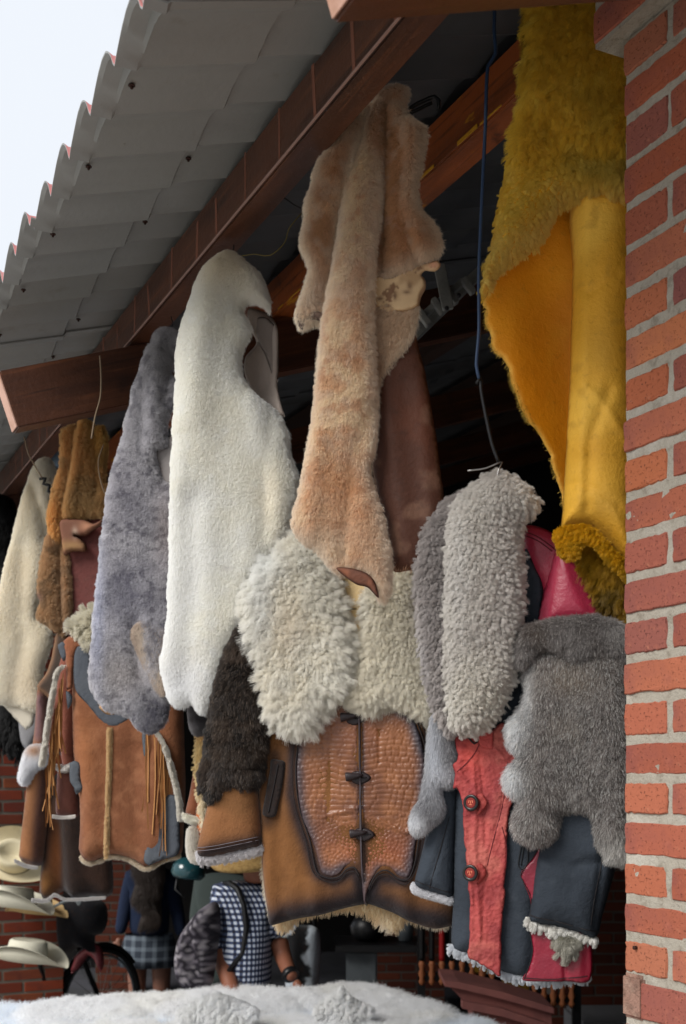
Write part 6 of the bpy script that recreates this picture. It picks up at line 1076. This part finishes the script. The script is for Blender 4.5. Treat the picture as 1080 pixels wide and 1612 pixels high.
V, Fc = lathe_vf((x+.12, 6.7, 1.1), (0, 0, 1), [(.06, 0), (.09, .03), (.10, .08), (.07, .13), (.03, .15)], 18); mesh('pot', V, Fc, m_blk, None, smooth=True, label='round black pot on the tray of the metal stand', cat='pot')
V, Fc = lathe_vf((x+.33, 6.7, 1.1), (0, 0, 1), [(.04, 0), (.05, .1), (.03, .15), (.02, .2)], 14); mesh('bottle', V, Fc, m_gm, None, smooth=True, label='grey bottle on the tray beside the round black pot', cat='bottle')
t = thing('bag', 'white bag with black cow-hide blotches and teal edge behind the man in checked shirt', 'bag', tuple(Ppx(475, 1500, 6.1)))
D = panel('bag_body', Plane(475, 1510, 6.1, -10), [(440, 1448), (470, 1455), (500, 1462), (505, 1500), (502, 1540), (498, 1572), (460, 1578), (448, 1540), (442, 1500)], T=.06, R=.08, res=.014, wob=.02, wobs=7, mat=m_suede, parent=t, back=.04, col=colfn(S(170, 178, 186), mott=[(9, S(24, 24, 26), .56, .6, 1)], strokes=[([(442, 1450), (444, 1520)], 6, S(30, 110, 120), .9)]), folds=[([(470, 1460), (466, 1570)], .02, .03)])
tube('handle', [Ppx(450, 1452, 6.1), Ppx(455, 1400, 6.1), Ppx(475, 1380, 6.1), Ppx(492, 1400, 6.1), Ppx(496, 1462, 6.1)], .012, m_rubber, t)
t = thing('helmet', 'glossy dark teal helmet hanging above the backpack', 'helmet', tuple(Ppx(298, 1365, 5.9)))
m_tl = M('teal gloss', S(30, 66, 72), .15, coat=.6); V, Fc = lathe_vf(Ppx(296, 1376, 5.9), (.15, 0, 1), [(.07, -.02), (.085, 0), (.08, .04), (.055, .07), (.015, .085)], 24); mesh('shell', V, Fc, m_tl, t, smooth=True); tube('strap', [Ppx(280, 1376, 5.9), Ppx(276, 1400, 5.88), Ppx(290, 1412, 5.86)], .006, m_rubber, t)
# wheeled cart with bags, between the pier and the woman
t = thing('wheel_stand', 'black spoked wheel with curved guard on a stand in the dark beside the far pier', 'wheel', tuple(Ppx(160, 1590, 7.2)))
c = Ppx(158, 1576, 7.3); R_ = .31; Pt = [c+R_*np.array([math.cos(a)*.62, math.sin(a)*.6, 0])*0+np.array([math.cos(a)*R_*.6, math.cos(a)*R_*.75, math.sin(a)*R_]) for a in np.linspace(0, 2*math.pi, 41)]
for nm, sc_, rr in (('tyre', 1.0, .02), ('rim', .9, .008)): tube(nm, [c+(p-c)*sc_ for p in Pt], rr, m_rubber if nm == 'tyre' else m_gm, t)
for k in range(0, 40, 2): tube('spoke', [c, c+(Pt[k]-c)*.9], .0016, m_wire, t, 4)
tube('frame', [c, c+np.array([-.12, -.2, .42]), c+np.array([-.3, -.4, .40]), c+np.array([-.22, -.3, -.0]), c], .016, m_blk, t); tube('mudguard', [c+(p-c)*1.1 for p in Pt[4:22]], .014, m_blk, t)
tube('stand', [c, np.array([c[0]-.1, c[1]-.1, .02])], .016, m_blk, t); tube('stand', [c, np.array([c[0]+.12, c[1]+.2, .02])], .016, m_blk, t)
t = thing('saddle_bag', 'dull red leather bag slung over the black bicycle', 'bag', tuple(Ppx(140, 1500, 7.0)))
panel('bag_body', Plane(140, 1505, 6.95, -20), [(122, 1500), (135, 1490), (152, 1484), (160, 1492), (164, 1515), (158, 1530), (150, 1512), (140, 1505), (125, 1525), (112, 1532), (116, 1515)], T=.05, R=.06, res=.014, mat=m_red, parent=t, col=colfn(S(120, 56, 60)))
t = thing('bag', 'black padded bag hanging in the dark right of the hats', 'bag', tuple(Ppx(130, 1430, 6.9)))
panel('bag_body', Plane(130, 1440, 6.9, -20), [(96, 1420), (120, 1412), (150, 1410), (165, 1425), (168, 1455), (160, 1470), (148, 1475), (150, 1500), (128, 1490), (100, 1500)], T=.10, R=.10, res=.02, wob=.02, mat=m_suede, parent=t, back=.08, col=colfn(S(20, 20, 24)))
tube('bag_handle', [Ppx(108, 1418, 6.9), Ppx(116, 1392, 6.9), Ppx(140, 1390, 6.9), Ppx(152, 1412, 6.9)], .012, m_rubber, t)
wire('crumpled silvery cord lying over the black padded bag', [(84, 1428), (100, 1420), (118, 1414), (124, 1424), (132, 1408), (146, 1412), (165, 1414)], .008, M('silver cord', S(150, 156, 158), .35, metal=.3), Y=6.6, cat='cord', name='cord')
